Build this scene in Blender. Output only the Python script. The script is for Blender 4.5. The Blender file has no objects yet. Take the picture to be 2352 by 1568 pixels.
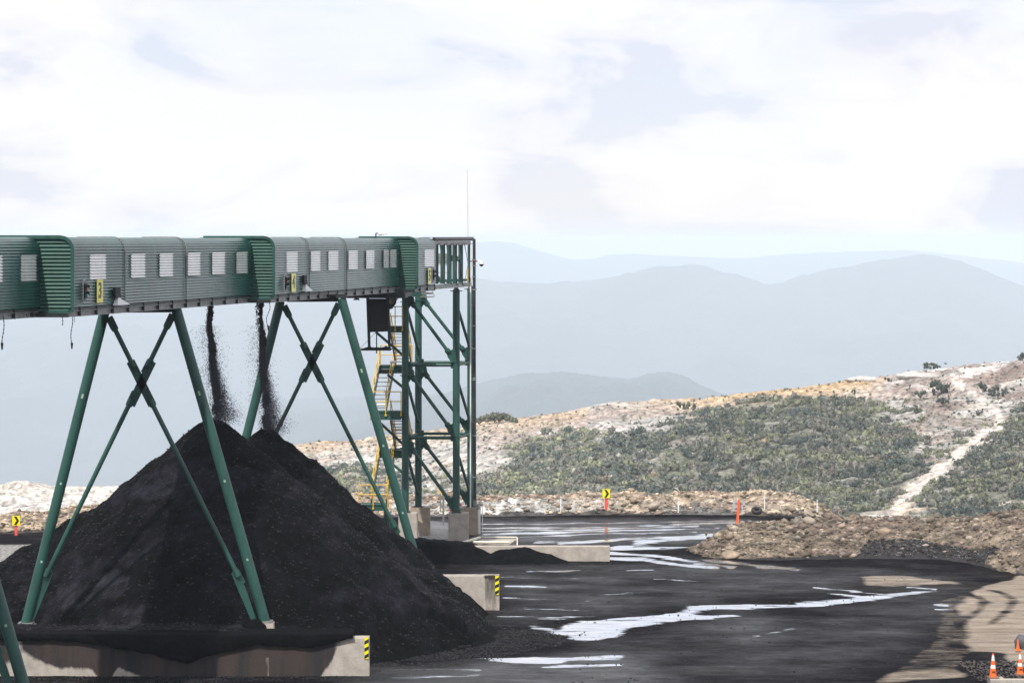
import bpy, math, random
import numpy as np
from mathutils import Vector, Matrix, Quaternion
rng = np.random.default_rng(7); random.seed(7)
S = bpy.context.scene
COL = S.collection
# ------------------------------------------------------------------ camera, sky, sun, exposure
F = 6533.0; EYE = 15.0                      # focal length in units of a 2352 wide frame, eye height (m)
cam = bpy.data.cameras.new('camera'); cam.sensor_width = 36.0; cam.lens = 36.0*F/2352
cam.shift_y = -(784.0-548.0)/2352; cam.clip_start = 1.0; cam.clip_end = 60000
co = bpy.data.objects.new('camera', cam); COL.objects.link(co)
co.location = (0, 0, EYE); co.rotation_euler = (math.radians(90), 0, 0); S.camera = co
S.render.resolution_x = 1024; S.render.resolution_y = 682
S.view_settings.view_transform = 'Standard'; S.view_settings.look = 'None'
S.view_settings.exposure = 0.42; S.view_settings.gamma = 1.0
SUN_EL = 53.0; SUN_AZ = 21.0                # the sun stands behind the camera, this many degrees to the left
to_sun = Vector((-math.sin(math.radians(SUN_AZ))*math.cos(math.radians(SUN_EL)),
                 -math.cos(math.radians(SUN_AZ))*math.cos(math.radians(SUN_EL)), math.sin(math.radians(SUN_EL))))
sl = bpy.data.lights.new('sun', 'SUN'); sl.energy = 3.7; sl.angle = math.radians(0.6); sl.color = (1.0, 0.95, 0.87)
so = bpy.data.objects.new('sun', sl); COL.objects.link(so)
so.rotation_euler = to_sun.to_track_quat('Z', 'Y').to_euler()
W = bpy.data.worlds.new('World'); S.world = W; W.use_nodes = True
nt = W.node_tree; nt.nodes.clear()
def N(nt, t, **k):
    n = nt.nodes.new(t)
    for a, b in k.items(): setattr(n, a, b)
    return n
sky = N(nt, 'ShaderNodeTexSky', sky_type='NISHITA', sun_disc=False)
sky.ozone_density = 5.0; sky.dust_density = .2; sky.air_density = 1.0
sky.sun_elevation = math.radians(SUN_EL); sky.sun_rotation = math.radians(180+SUN_AZ)
tc = N(nt, 'ShaderNodeTexCoord'); mp = N(nt, 'ShaderNodeMapping')
mp.inputs['Scale'].default_value = (7.5, 7.5, 19.0); mp.inputs['Location'].default_value = (3.1, 0.4, 1.7)
no = N(nt, 'ShaderNodeTexNoise'); no.inputs['Scale'].default_value = 1.0; no.inputs['Detail'].default_value = 7; no.inputs['Roughness'].default_value = .5
no.inputs['Distortion'].default_value = .35
rmp = N(nt, 'ShaderNodeValToRGB')
rmp.color_ramp.elements[0].position = .40; rmp.color_ramp.elements[0].color = (0.72, 0.72, 0.72, 1)
rmp.color_ramp.elements[1].position = .54; rmp.color_ramp.elements[1].color = (1, 1, 1, 1)
mx = N(nt, 'ShaderNodeMix', data_type='RGBA')
no2 = N(nt, 'ShaderNodeTexNoise'); no2.inputs['Scale'].default_value = 1.0; no2.inputs['Detail'].default_value = 9; no2.inputs['Roughness'].default_value = .55; no2.inputs['Distortion'].default_value = .5
mp2 = N(nt, 'ShaderNodeMapping'); mp2.inputs['Scale'].default_value = (11, 11, 30); mp2.inputs['Location'].default_value = (8.2, 1.4, 4.1)
rm2 = N(nt, 'ShaderNodeValToRGB'); rm2.color_ramp.elements[0].position = .42; rm2.color_ramp.elements[0].color = (.600, .625, .700, 1)
rm2.color_ramp.elements[1].position = .55; rm2.color_ramp.elements[1].color = (.752, .748, .752, 1)
e_ = rm2.color_ramp.elements.new(.465); e_.color = (.690, .692, .735, 1)
sc10 = N(nt, 'ShaderNodeMix', data_type='RGBA', blend_type='MULTIPLY'); sc10.inputs[0].default_value = 1; sc10.inputs[7].default_value = (10.2, 10.2, 10.2, 1)
tint = N(nt, 'ShaderNodeMix', data_type='RGBA', blend_type='MULTIPLY'); tint.inputs[0].default_value = 1; tint.inputs[7].default_value = (1.10, .96, 1.04, 1)
bg = N(nt, 'ShaderNodeBackground'); bg.inputs['Strength'].default_value = .1
wo = N(nt, 'ShaderNodeOutputWorld')
L = nt.links.new
L(tc.outputs['Generated'], mp.inputs['Vector']); L(mp.outputs[0], no.inputs['Vector']); L(no.outputs['Fac'], rmp.inputs[0])
L(rmp.outputs[0], mx.inputs[0]); L(sky.outputs[0], tint.inputs[6]); L(tint.outputs[2], mx.inputs[6])
L(tc.outputs['Generated'], mp2.inputs['Vector']); L(mp2.outputs[0], no2.inputs['Vector']); L(no2.outputs['Fac'], rm2.inputs[0]); L(rm2.outputs[0], sc10.inputs[6]); L(sc10.outputs[2], mx.inputs[7]); L(mx.outputs[2], bg.inputs[0]); L(bg.outputs[0], wo.inputs[0])
S.cycles.use_denoising = True; S.cycles.denoising_prefilter = 'ACCURATE'
S.cycles.max_bounces = 6; S.cycles.volume_bounces = 1; S.cycles.transparent_max_bounces = 8
S.cycles.volume_step_rate = 1.0; S.cycles.volume_max_steps = 64
S.cycles.sample_clamp_indirect = 6.0

# ------------------------------------------------------------------ helpers
def P(x, y, D):                              # a point seen at pixel (x, y) of the 2352 frame, D metres away
    return Vector(((x-1176)*D/F, D, EYE-(y-548)*D/F))
def G(x, y, z=0.0):                          # where that pixel meets height z
    D = (EYE-z)*F/(y-548); return Vector(((x-1176)*D/F, D, z))
def Z(y, D): return EYE-(y-548)*D/F
def X(x, D): return (x-1176)*D/F

MATS = {}
def material(name, col, rough=.6, metal=0.0, var=.0, vscale=3.0, bump=0.0, bscale=20.0, col2=None, spec=.5, stretch=(1,1,1), attr=None, emis=None, thr=(.35,.65)):
    if name in MATS: return MATS[name]
    m = bpy.data.materials.new(name); m.use_nodes = True; t = m.node_tree; b = t.nodes['Principled BSDF']
    b.inputs['Roughness'].default_value = rough; b.inputs['Metallic'].default_value = metal
    b.inputs['Specular IOR Level'].default_value = spec
    b.inputs['Base Color'].default_value = (*col, 1)
    l = t.links.new
    geo = N(t, 'ShaderNodeTexCoord'); mpp = N(t, 'ShaderNodeMapping'); mpp.inputs['Scale'].default_value = stretch
    l(geo.outputs['Object'], mpp.inputs['Vector'])
    src = None
    if attr:
        a = N(t, 'ShaderNodeAttribute', attribute_name=attr); src = a.outputs['Color']
    if var or col2:
        n = N(t, 'ShaderNodeTexNoise'); n.inputs['Scale'].default_value = vscale; n.inputs['Detail'].default_value = 8; n.inputs['Roughness'].default_value = .62
        l(mpp.outputs[0], n.inputs['Vector'])
        r = N(t, 'ShaderNodeMapRange'); r.inputs['From Min'].default_value = thr[0]; r.inputs['From Max'].default_value = thr[1]
        l(n.outputs['Fac'], r.inputs['Value'])
        mix = N(t, 'ShaderNodeMix', data_type='RGBA')
        if src is not None:
            mul = N(t, 'ShaderNodeMix', data_type='RGBA', blend_type='MULTIPLY'); mul.inputs[0].default_value = 1
            l(src, mul.inputs[6]); mix.inputs[6].default_value = (1-var,)*3+(1,); mix.inputs[7].default_value = (1+var,)*3+(1,)
            l(r.outputs[0], mix.inputs[0]); l(mix.outputs[2], mul.inputs[7]); l(mul.outputs[2], b.inputs['Base Color'])
        else:
            c2 = col2 if col2 else tuple(c*(1-var) for c in col)
            mix.inputs[6].default_value = (*c2, 1); mix.inputs[7].default_value = (*col, 1)
            l(r.outputs[0], mix.inputs[0]); l(mix.outputs[2], b.inputs['Base Color'])
    elif src is not None: l(src, b.inputs['Base Color'])
    if bump:
        n2 = N(t, 'ShaderNodeTexNoise'); n2.inputs['Scale'].default_value = bscale; n2.inputs['Detail'].default_value = 8; n2.inputs['Roughness'].default_value = .7
        l(mpp.outputs[0], n2.inputs['Vector'])
        bp = N(t, 'ShaderNodeBump'); bp.inputs['Strength'].default_value = 1.0; bp.inputs['Distance'].default_value = bump
        l(n2.outputs['Fac'], bp.inputs['Height']); l(bp.outputs[0], b.inputs['Normal'])
    if emis:
        b.inputs['Emission Color'].default_value = (*col, 1); b.inputs['Emission Strength'].default_value = emis
    MATS[name] = m; return m

M_endwall = material('green_end_sheet', (.016,.080,.060), .5, var=.3, vscale=2, spec=.3)
M_green = material('green_paint', (.020,.080,.065), .42, var=.5, vscale=2.4, spec=.45, stretch=(1,1,.35), col2=(.012,.040,.033), thr=(.28,.52), bump=.004, bscale=7)
M_cladding = material('green_cladding', (.020,.118,.098), .28, var=.5, vscale=1.6, stretch=(1,1,.3), spec=.75, bump=.0012, bscale=9)
_b = M_cladding.node_tree.nodes['Principled BSDF']; _b.inputs['IOR'].default_value = 1.6; _b.inputs['Coat Weight'].default_value = .3; _b.inputs['Coat Roughness'].default_value = .16
M_window = material('translucent_sheet', (.88,.88,.85), .30, var=.16, vscale=5, stretch=(1,1,.4))
_b = M_window.node_tree.nodes['Principled BSDF']; _b.inputs['Coat Weight'].default_value = 1; _b.inputs['Coat IOR'].default_value = 1.8; _b.inputs['Coat Roughness'].default_value = .15
M_steeldark = material('dark_steel', (.014,.020,.022), .5, var=.4, vscale=4)
M_galv = material('galvanised_steel', (.32,.32,.31), .5, .35, var=.45, vscale=5, bump=.004, bscale=20)
M_white = material('white_paint', (.78,.79,.78), .45, var=.1)
M_cream = material('cream_paint', (.72,.69,.58), .6, var=.15)
M_yellow = material('yellow_rail_paint', (.72,.46,.04), .45, var=.2)
M_signyel = material('sign_yellow', (.85,.74,.0), .22, var=.05)
M_signblack = material('sign_black', (.015,.015,.015), .4)
M_black = material('black_rubber', (.012,.011,.012), .7, var=.3, bump=.01, bscale=12)
M_red = material('sign_red', (.75,.02,.05), .4)
M_orange = material('post_orange', (.85,.13,.05), .5, var=.15)
M_pink = material('post_red', (.80,.09,.08), .5, var=.15)
M_cone = material('cone_orange', (.88,.15,.02), .45, var=.15)
M_coal = material('coal', (.0075,.0072,.0088), .78, var=.65, vscale=.9, bump=.06, bscale=7.0, spec=.22)
M_coalchunk = material('coal_lumps', (.022,.022,.028), .5, var=.8, vscale=5, spec=.4)
M_heap = material('heaped_coal', (.0065,.0062,.0080), .80, var=.7, vscale=2.6, bump=.30, bscale=3.5, spec=.06)
M_rock = material('rubble_rock', (.36,.285,.22), .85, var=.6, vscale=2.2, bump=.10, bscale=6, attr='tint')
M_grey_rock = material('grey_rock', (.36,.36,.35), .85, var=.4, vscale=2, bump=.03, bscale=8)
M_pipe = material('black_pipe', (.03,.03,.034), .45, var=.5, vscale=3)
M_tyre = material('tyre_rubber', (.03,.03,.032), .75, var=.3, bump=.01, bscale=30)
M_bark = material('bark', (.20,.18,.16), .9, var=.4)
M_lens_red = material('red_lens', (.45,.01,.04), .15)
M_lens_green = material('green_lens', (.02,.42,.34), .15)

def concrete_mat(name, base=(.40,.36,.32), stain=(.046,.032,.027), amt=0.0, tall=1.4):
    m = bpy.data.materials.new(name); m.use_nodes = True; t = m.node_tree; b = t.nodes['Principled BSDF']; l = t.links.new
    b.inputs['Roughness'].default_value = .85
    tc_ = N(t, 'ShaderNodeTexCoord')
    def noise(scale, st, det=7):
        mm = N(t, 'ShaderNodeMapping'); mm.inputs['Scale'].default_value = st; l(tc_.outputs['Object'], mm.inputs['Vector'])
        n = N(t, 'ShaderNodeTexNoise'); n.inputs['Scale'].default_value = scale; n.inputs['Detail'].default_value = det; n.inputs['Roughness'].default_value = .65
        l(mm.outputs[0], n.inputs['Vector']); return n.outputs['Fac']
    def rng_(v, a, bb):
        r = N(t, 'ShaderNodeMapRange'); r.inputs['From Min'].default_value = a; r.inputs['From Max'].default_value = bb; l(v, r.inputs['Value']); return r.outputs[0]
    def mix(f, a, c):
        x = N(t, 'ShaderNodeMix', data_type='RGBA'); l(f, x.inputs[0])
        for i, s in ((6, a), (7, c)):
            if isinstance(s, tuple): x.inputs[i].default_value = (*s, 1)
            else: l(s, x.inputs[i])
        return x.outputs[2]
    c = mix(rng_(noise(2.2, (1,1,1)), .3, .7), tuple(v*.72 for v in base), tuple(min(1, v*1.15) for v in base))
    c = mix(rng_(noise(9.0, (1,1,.25)), .60, .72), c, tuple(v*.6 for v in base))
    a = N(t, 'ShaderNodeAttribute', attribute_name='stain')
    mth = N(t, 'ShaderNodeMath', operation='ADD'); l(a.outputs['Fac'], mth.inputs[0])
    s2 = N(t, 'ShaderNodeMath', operation='MULTIPLY_ADD'); l(noise(2.4, (1,1,.22), 9), s2.inputs[0]); s2.inputs[1].default_value = .9; s2.inputs[2].default_value = -.45
    l(s2.outputs[0], mth.inputs[1])
    brown = mix(rng_(noise(1.1, (1,1,.15)), .44, .60), tuple(v*.8 for v in stain), (.013,.0125,.015))
    c = mix(rng_(mth.outputs[0], .34, .56), c, brown)
    l(c, b.inputs['Base Color'])
    bp = N(t, 'ShaderNodeBump'); bp.inputs['Distance'].default_value = .02; l(noise(14, (1,1,1)), bp.inputs['Height']); l(bp.outputs[0], b.inputs['Normal'])
    return m
M_conc = concrete_mat('concrete')
M_concdark = concrete_mat('weathered_concrete', base=(.38,.31,.24))

ORI = {}
def tag(o, label=None, cat=None, group=None, kind=None):
    if label: o['label'] = label
    if cat: o['category'] = cat
    if group: o['group'] = group
    if kind: o['kind'] = kind
    return o
def empty(name, loc, label=None, cat=None, group=None):
    o = bpy.data.objects.new(name, None); COL.objects.link(o); o.location = loc; o.empty_display_size = .3
    ORI[o.name] = Vector(loc); return tag(o, label, cat, group)
def link_mesh(name, me, mat, parent=None, origin=None, smooth=False):
    o = bpy.data.objects.new(name, me); COL.objects.link(o)
    if mat is not None: me.materials.append(mat)
    if parent is not None:
        off = ORI[parent.name]; o.parent = parent; ORI[o.name] = off
        me.transform(Matrix.Translation(-off))
    elif origin is not None:
        me.transform(Matrix.Translation(-Vector(origin))); o.location = origin; ORI[o.name] = Vector(origin)
    else: ORI[o.name] = Vector((0,0,0))
    if smooth: me.polygons.foreach_set('use_smooth', [True]*len(me.polygons))
    return o
def np_mesh(name, V, Fc, mat, parent=None, origin=None, smooth=False, cols=None, fac=None):
    V = np.asarray(V, np.float32); Fc = np.asarray(Fc, np.int32); k = Fc.shape[1]
    me = bpy.data.meshes.new(name); me.vertices.add(len(V)); me.vertices.foreach_set('co', V.ravel())
    me.loops.add(Fc.size); me.loops.foreach_set('vertex_index', Fc.ravel())
    me.polygons.add(len(Fc)); me.polygons.foreach_set('loop_start', np.arange(0, Fc.size, k, dtype=np.int32))
    me.polygons.foreach_set('loop_total', np.full(len(Fc), k, np.int32))
    me.update(calc_edges=True)
    if cols is not None:
        a = me.color_attributes.new('tint', 'FLOAT_COLOR', 'POINT')
        c = np.ones((len(V), 4), np.float32); c[:, :3] = cols; a.data.foreach_set('color', c.ravel())
    if fac is not None:
        for nm, v in fac.items():
            a = me.attributes.new(nm, 'FLOAT', 'POINT'); a.data.foreach_set('value', np.asarray(v, np.float32))
    return link_mesh(name, me, mat, parent, origin, smooth)
def grid_faces(nx, ny):
    i = np.arange(nx*ny).reshape(ny, nx)
    return np.stack([i[:-1,:-1].ravel(), i[:-1,1:].ravel(), i[1:,1:].ravel(), i[1:,:-1].ravel()], 1)

class MB:
    def __init__(s): s.v = []; s.f = []
    def add(s, vs, fs):
        b = len(s.v); s.v += [tuple(v) for v in vs]; s.f += [tuple(i+b for i in f) for f in fs]; return s
    def box(s, c, d, R=None):
        c = Vector(c); vs = []
        for x in (-.5,.5):
            for y in (-.5,.5):
                for z in (-.5,.5):
                    p = Vector((x*d[0], y*d[1], z*d[2])); p = R @ p if R else p; vs.append(c+p)
        return s.add(vs, [(0,1,3,2),(4,6,7,5),(0,4,5,1),(2,3,7,6),(0,2,6,4),(1,5,7,3)])
    def bbox(s, a, b):
        return s.box([(a[i]+b[i])/2 for i in range(3)], [abs(b[i]-a[i]) for i in range(3)])
    def bar(s, p, q, w, h, up=(0,0,1)):       # rectangular bar, w across, h along up
        p = Vector(p); q = Vector(q); d = q-p; z = d.normalized(); u = Vector(up)
        if abs(z.dot(u)) > .99: u = Vector((0,1,0))
        xx = z.cross(u).normalized(); yy = xx.cross(z)
        R = Matrix((xx, yy, z)).transposed()
        return s.box((p+q)/2, (w, h, d.length), R)
    def tube(s, p, q, r, r2=None, n=14, caps=True):
        p = Vector(p); q = Vector(q); d = (q-p).normalized(); r2 = r if r2 is None else r2
        u = Vector((0,0,1)) if abs(d.z) < .95 else Vector((1,0,0)); a = d.cross(u).normalized(); b = d.cross(a)
        vs = []
        for c, rr in ((p, r), (q, r2)):
            for i in range(n):
                t = 2*math.pi*i/n; vs.append(c+a*(rr*math.cos(t))+b*(rr*math.sin(t)))
        fs = [(i, (i+1) % n, n+(i+1) % n, n+i) for i in range(n)]
        if caps: fs += [tuple(range(n-1, -1, -1)), tuple(range(n, 2*n))]
        return s.add(vs, fs)
    def path(s, pts, r, n=8):
        for a, b in zip(pts[:-1], pts[1:]): s.tube(a, b, r, n=n)
        return s
    def prism(s, poly, depth):                 # polygon of 3-D points pushed back by depth vector
        n = len(poly); dv = Vector(depth); vs = [Vector(p) for p in poly]+[Vector(p)+dv for p in poly]
        return s.add(vs, [tuple(range(n)), tuple(range(2*n-1, n-1, -1))]+[(i, n+i, n+(i+1) % n, (i+1) % n) for i in range(n)])
    def build(s, name, mat, parent=None, origin=None, smooth=False):
        me = bpy.data.meshes.new(name); me.from_pydata(s.v, [], s.f)
        import bmesh
        bm = bmesh.new(); bm.from_mesh(me); bmesh.ops.recalc_face_normals(bm, faces=bm.faces[:]); bm.to_mesh(me); bm.free()
        o = link_mesh(name, me, mat, parent, origin)
        if smooth:
            for p in me.polygons: p.use_smooth = len(p.vertices) == 4
            try: me.set_sharp_from_angle(angle=math.radians(38))
            except Exception: pass
        return o
def islands(m):
    par = list(range(len(m.v)))
    def find(a):
        while par[a] != a: par[a] = par[par[a]]; a = par[a]
        return a
    for f in m.f:
        for i in f[1:]: par[find(i)] = find(f[0])
    grp = {}
    for f in m.f: grp.setdefault(find(f[0]), []).append(f)
    out = []
    for fs in grp.values():
        ids = sorted({i for f in fs for i in f}); mp_ = {a: b for b, a in enumerate(ids)}; n = MB(); n.v = [m.v[i] for i in ids]; n.f = [tuple(mp_[i] for i in f) for f in fs]; out.append(n)
    return out
def build_each(m, name, mat, parent=None, smooth=False):
    return [n.build(name, mat, parent=parent, smooth=smooth) for n in islands(m)]
def text(name, body, size, loc, rot, mat, parent, xs=1.0):
    cu = bpy.data.curves.new(name, 'FONT'); cu.body = body; cu.size = size; cu.align_x = 'CENTER'; cu.align_y = 'CENTER'; cu.extrude = .004; cu.offset = size*.018
    t = bpy.data.objects.new('tmp_text', cu); COL.objects.link(t)
    me = bpy.data.meshes.new_from_object(t.evaluated_get(bpy.context.evaluated_depsgraph_get()))
    bpy.data.objects.remove(t); bpy.data.curves.remove(cu)
    me.transform(Matrix.Translation(loc) @ rot.to_4x4() @ Matrix.Diagonal((xs, 1, 1, 1)))
    me.name = name; me.materials.clear()
    return link_mesh(name, me, mat, parent)

# value noise
def _h(ix, iy, s):
    n = (ix.astype(np.int64)*374761393 + iy.astype(np.int64)*668265263 + s*1442695041) & 0x7fffffff
    n = (n ^ (n >> 13)) * 1274126177 & 0x7fffffff
    return ((n ^ (n >> 16)) & 0xffff)/65535.0
def vn(x, y, s=0):
    x = np.asarray(x, float); y = np.asarray(y, float); ix = np.floor(x); iy = np.floor(y); fx = x-ix; fy = y-iy
    fx = fx*fx*(3-2*fx); fy = fy*fy*(3-2*fy)
    a = _h(ix, iy, s); b = _h(ix+1, iy, s); c = _h(ix, iy+1, s); d = _h(ix+1, iy+1, s)
    return (a*(1-fx)+b*fx)*(1-fy)+(c*(1-fx)+d*fx)*fy-.5
def fbm(x, y, s=0, o=5, g=.5):
    r = 0; a = 1; 
    for i in range(o): r = r+a*vn(x*2**i+i*17.3, y*2**i-i*9.1, s+i); a *= g
    return r
def sst(a, b, x): t = np.clip((x-a)/(b-a), 0, 1); return t*t*(3-2*t)
def inpoly(px, py, poly):
    r = np.zeros(px.shape, bool); n = len(poly)
    for i in range(n):
        x1, y1 = poly[i]; x2, y2 = poly[(i+1) % n]
        c = ((y1 > py) != (y2 > py)) & (px < (x2-x1)*(py-y1)/((y2-y1) if y2 != y1 else 1e-9)+x1); r ^= c
    return r
def pline(px, py, pts, ys=3.0):               # distance to a polyline, vertical distances weigh ys times more
    d = np.full(px.shape, 1e9)
    for (x1, y1), (x2, y2) in zip(pts[:-1], pts[1:]):
        vx, vy = x2-x1, (y2-y1)*ys; wx, wy = px-x1, (py-y1)*ys
        t = np.clip((wx*vx+wy*vy)/(vx*vx+vy*vy+1e-9), 0, 1); d = np.minimum(d, np.hypot(wx-t*vx, wy-t*vy))
    return d
def ico(sub):
    import bmesh
    bm = bmesh.new(); bmesh.ops.create_icosphere(bm, subdivisions=sub, radius=1)
    V = np.array([v.co[:] for v in bm.verts]); Fc = np.array([[v.index for v in f.verts] for f in bm.faces]); bm.free(); return V, Fc
ICO1 = ico(1); ICO2 = ico(2); ICO3 = ico(3)
def rand_rot(n, r=rng):
    q = r.normal(size=(n, 4)); q /= np.linalg.norm(q, axis=1)[:, None]; w, x, y, z = q.T
    return np.stack([np.stack([1-2*(y*y+z*z), 2*(x*y-z*w), 2*(x*z+y*w)], 1), np.stack([2*(x*y+z*w), 1-2*(x*x+z*z), 2*(y*z-x*w)], 1), np.stack([2*(x*z-y*w), 2*(y*z+x*w), 1-2*(x*x+y*y)], 1)], 1)
def chunks(pos, size, base=ICO1, squash=(.6,1,1), jit=.25):
    """many rough lumps merged in one array"""
    n = len(pos); V, Fc = base; k = len(V)
    sc = rng.uniform(.55, 1.0, (n, 1, 3))
    vv = V[None]*(1+rng.uniform(-jit, jit, (n, k, 1)))*sc
    R = rand_rot(n); vv = np.einsum('nij,nkj->nki', R, vv); vv[:, :, 2] *= squash[0]
    vv = vv*np.asarray(size).reshape(n, 1, 1)+np.asarray(pos)[:, None, :]
    return vv.reshape(-1, 3), (Fc[None]+(np.arange(n)*k)[:, None, None]).reshape(-1, Fc.shape[1])

# ================================================================== GROUND (one sheet to the horizon)
def proj(Xa, Ya, Za=0): return 1176+Xa*F/Ya, 548+(EYE-Za)*F/Ya
xs = np.concatenate([-np.geomspace(16000, 26, 40), np.arange(-24, 36.01, .11), np.geomspace(38, 16000, 40)])
ys = np.concatenate([np.array([-3000, -800, -200, -60, 0, 40, 70, 85]), np.arange(91, 120, .17), np.arange(120, 166, .2), np.geomspace(168, 36000, 60)])
GX, GY = np.meshgrid(xs, ys)
def ground_base(Xa, Ya):
    edge = np.interp(Xa, [-60,-30,-12,-8,14,17,20], [148,150,152,161,161,152,148])
    t = np.clip((Ya-edge)/280, 0, 1)
    z = -110*t**.8
    z = z-685*sst(600, 5200, Ya)
    return z
def ground_detail(Xa, Ya):
    rut = .05*fbm(Xa/5.0, Ya/.8, 11, 5)+.03*fbm(Xa/.9, Ya/.5, 12, 4)
    vis = (np.abs(Xa) < 60) & (Ya > 80) & (Ya < 166)
    return np.where(vis, rut, 0)
px, py = proj(GX, np.maximum(GY, 1))
WET = np.zeros(GX.shape)
nzx = px+14*fbm(GX*1.1, GY*1.1, 21, 4); nzy = py+5*fbm(GX*.8, GY*.8, 22, 4)
mainp = [(1262,1450),(1330,1428),(1420,1419),(1480,1417),(1560,1406),(1600,1388),(1700,1389),(1850,1385),(1960,1373),(2050,1362),(2140,1353),(2152,1356),(2070,1372),(1930,1387),(1800,1396),(1640,1398),(1612,1400),(1590,1411),(1640,1412),(1700,1409),(1706,1413),(1560,1424),(1450,1438),(1400,1462),(1340,1474),(1310,1466)]
puds = [mainp, [(1400,1252),(1500,1253),(1620,1258),(1400,1263)], [(2145,1385),(2165,1383),(2178,1390),(2150,1393)], [(1080,1512),(1260,1506),(1330,1510),(1290,1524),(1150,1520)]]
for pg in puds: WET = np.maximum(WET, inpoly(nzx, nzy, pg)*1.0)
def blur(a, nx_, ny_, it=2):
    for _ in range(it):
        for ax, n_ in ((1, nx_), (0, ny_)):
            if n_ < 1: continue
            c_ = np.cumsum(np.pad(a, [(n_+1, n_) if i == ax else (0, 0) for i in (0, 1)], 'edge'), axis=ax)
            a = (np.take(c_, range(2*n_+1, c_.shape[ax]), axis=ax)-np.take(c_, range(0, c_.shape[ax]-2*n_-1), axis=ax))/(2*n_+1)
    return a
WET = np.clip(blur(WET, 4, 1, 2)*1.25, 0, 1)
lines = [
 ([(1110,1203),(1400,1201),(1720,1195)], 6, .75), ([(1110,1212),(1300,1212),(1500,1207),(1700,1199)], 5, .8),
 ([(1110,1219),(1350,1216),(1600,1207)], 5, .8), ([(1110,1227),(1400,1219),(1650,1212)], 5, .9), ([(1200,1233),(1420,1224),(1600,1222)], 5, .7),
 ([(1290,1247),(1400,1240),(1460,1236),(1620,1234)], 8, .9), ([(1470,1245),(1530,1238),(1640,1229)], 12, 1), ([(1230,1245),(1330,1243)], 6, .8),
 ([(1400,1270),(1500,1275),(1600,1290),(1680,1302)], 9, 1.05), ([(1400,1282),(1480,1284),(1560,1297),(1640,1304)], 9, 1.0), ([(1620,1285),(1700,1293),(1760,1302),(1830,1306)], 9, 1.05),
 ([(1700,1279),(1760,1283)], 6, .8),
 ([(1870,1348),(1950,1356),(2040,1366)], 5, .85), ([(1900,1362),(1990,1370)], 5, .7), ([(2090,1347),(2150,1352)], 5, .9),
 ([(1230,1440),(1300,1452)], 14, .9), ([(1830,1385),(1960,1374)], 8, .9), ([(2150,1388),(2176,1390)], 5, .9),
 ([(1310,1440),(1450,1425),(1580,1412)], 14, 1.1), ([(900,1556),(1100,1550)], 8, .7), ([(1180,1516),(1420,1508)], 14, .9), ([(1250,1530),(1420,1526)], 9, .8),
 ([(1160,1345),(1250,1347)], 5, .8), ([(1210,1313),(1330,1310)], 5, .7), ([(1500,1330),(1640,1334)], 4, .55), ([(1680,1345),(1780,1350)], 4, .5), ([(1730,1462),(1830,1440)], 10, .5), ([(2150,1398),(2190,1399)], 4, .9), ([(1440,1310),(1500,1308)], 5, .6), ([(1150,1415),(1280,1420),(1400,1412)], 8, .6), ([(1330,1366),(1500,1360)], 5, .5), ([(1500,1552),(1640,1548)], 6, .5), ([(870,1541),(1010,1536),(1100,1538)], 8, .75), ([(1160,1372),(1350,1380)], 7, .55), ([(1200,1396),(1330,1400)], 6, .6), ([(1150,1326),(1400,1330)], 6, .45),
]
for pts, w, s in lines:
    d = pline(px+10*vn(GX*.7, GY*.7, 31), py+2.5*vn(GX*.5, GY*1.5, 32), pts); WET = np.maximum(WET, s*np.exp(-(d/(w*1.5))**2))
# churned pieces break the films of water
WET = WET*np.clip(.93+.62*fbm(GX*.8, GY*1.6, 41, 5), .4, 1.15)
SHEEN = sst(1185, 1200, py)*(1-sst(1238, 1262, py))*((px > 960) & (px < 1760))*.9     # wet haul road
SHEEN = np.maximum(SHEEN, inpoly(nzx, nzy, [(820,1532),(1000,1530),(1300,1500),(1480,1500),(1520,1600),(820,1600)])*1.0)
bx = px+26*fbm(GX*.45, GY*.35, 51, 5); by = py+12*fbm(GX*.4, GY*.5, 52, 5)
DIRT = np.zeros(GX.shape)
DIRT = np.maximum(DIRT, inpoly(bx, by, [(2236,1352),(2352,1322),(2600,1310),(2600,1530),(2352,1538),(2290,1505),(2235,1500),(2232,1440),(2212,1400)])*1.0)
DIRT = np.maximum(DIRT, inpoly(bx, by, [(2160,1372),(2236,1352),(2215,1400),(2235,1440),(2235,1500),(2160,1560),(1990,1568),(2080,1520),(2150,1450)])*.42)
DIRT = np.maximum(DIRT, inpoly(bx, by, [(1960,1322),(2060,1318),(2190,1332),(2230,1340),(2100,1344),(1980,1340)])*.62)
DIRT = np.maximum(DIRT, inpoly(bx, by, [(2030,1545),(2200,1532),(2220,1556),(2020,1566)])*.6)
for a in (0, 1):                              # curved tyre tracks over the pale dirt
    tr = [(2205+60*a,1358-6*a),(2240+60*a,1366-6*a),(2258+68*a,1380-4*a),(2248+66*a,1395),(2226+66*a,1415),(2205+62*a,1432)]
    for o_ in (0, 9): DIRT -= .8*np.exp(-(pline(px-o_, py-o_*.3, tr)/5)**2)
for pts in ([(2180,1404),(2352,1404)], [(2190,1440),(2352,1443)], [(2225,1453),(2310,1460)], [(2200,1483),(2300,1486)], [(2160,1382),(2352,1384)]):
    DIRT -= .4*np.exp(-(pline(px, py+3*vn(px/25, py*0, 61), pts)/7)**2)*(.6+.8*vn(px/30, py/9, 62))
DIRT = np.clip(DIRT, 0, 1)
far = (GY > 170) | (GY < 60) | (np.abs(GX) > 60)
GRAV = np.clip(inpoly(bx, by, [(-500,1246),(60,1250),(170,1262),(60,1300),(-500,1330)])*1.0+inpoly(bx, by, [(950,1190),(1035,1196),(1035,1240),(940,1240)])*1.0, 0, 1)
for a in (WET, SHEEN, DIRT, GRAV): a[far] = 0
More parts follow.
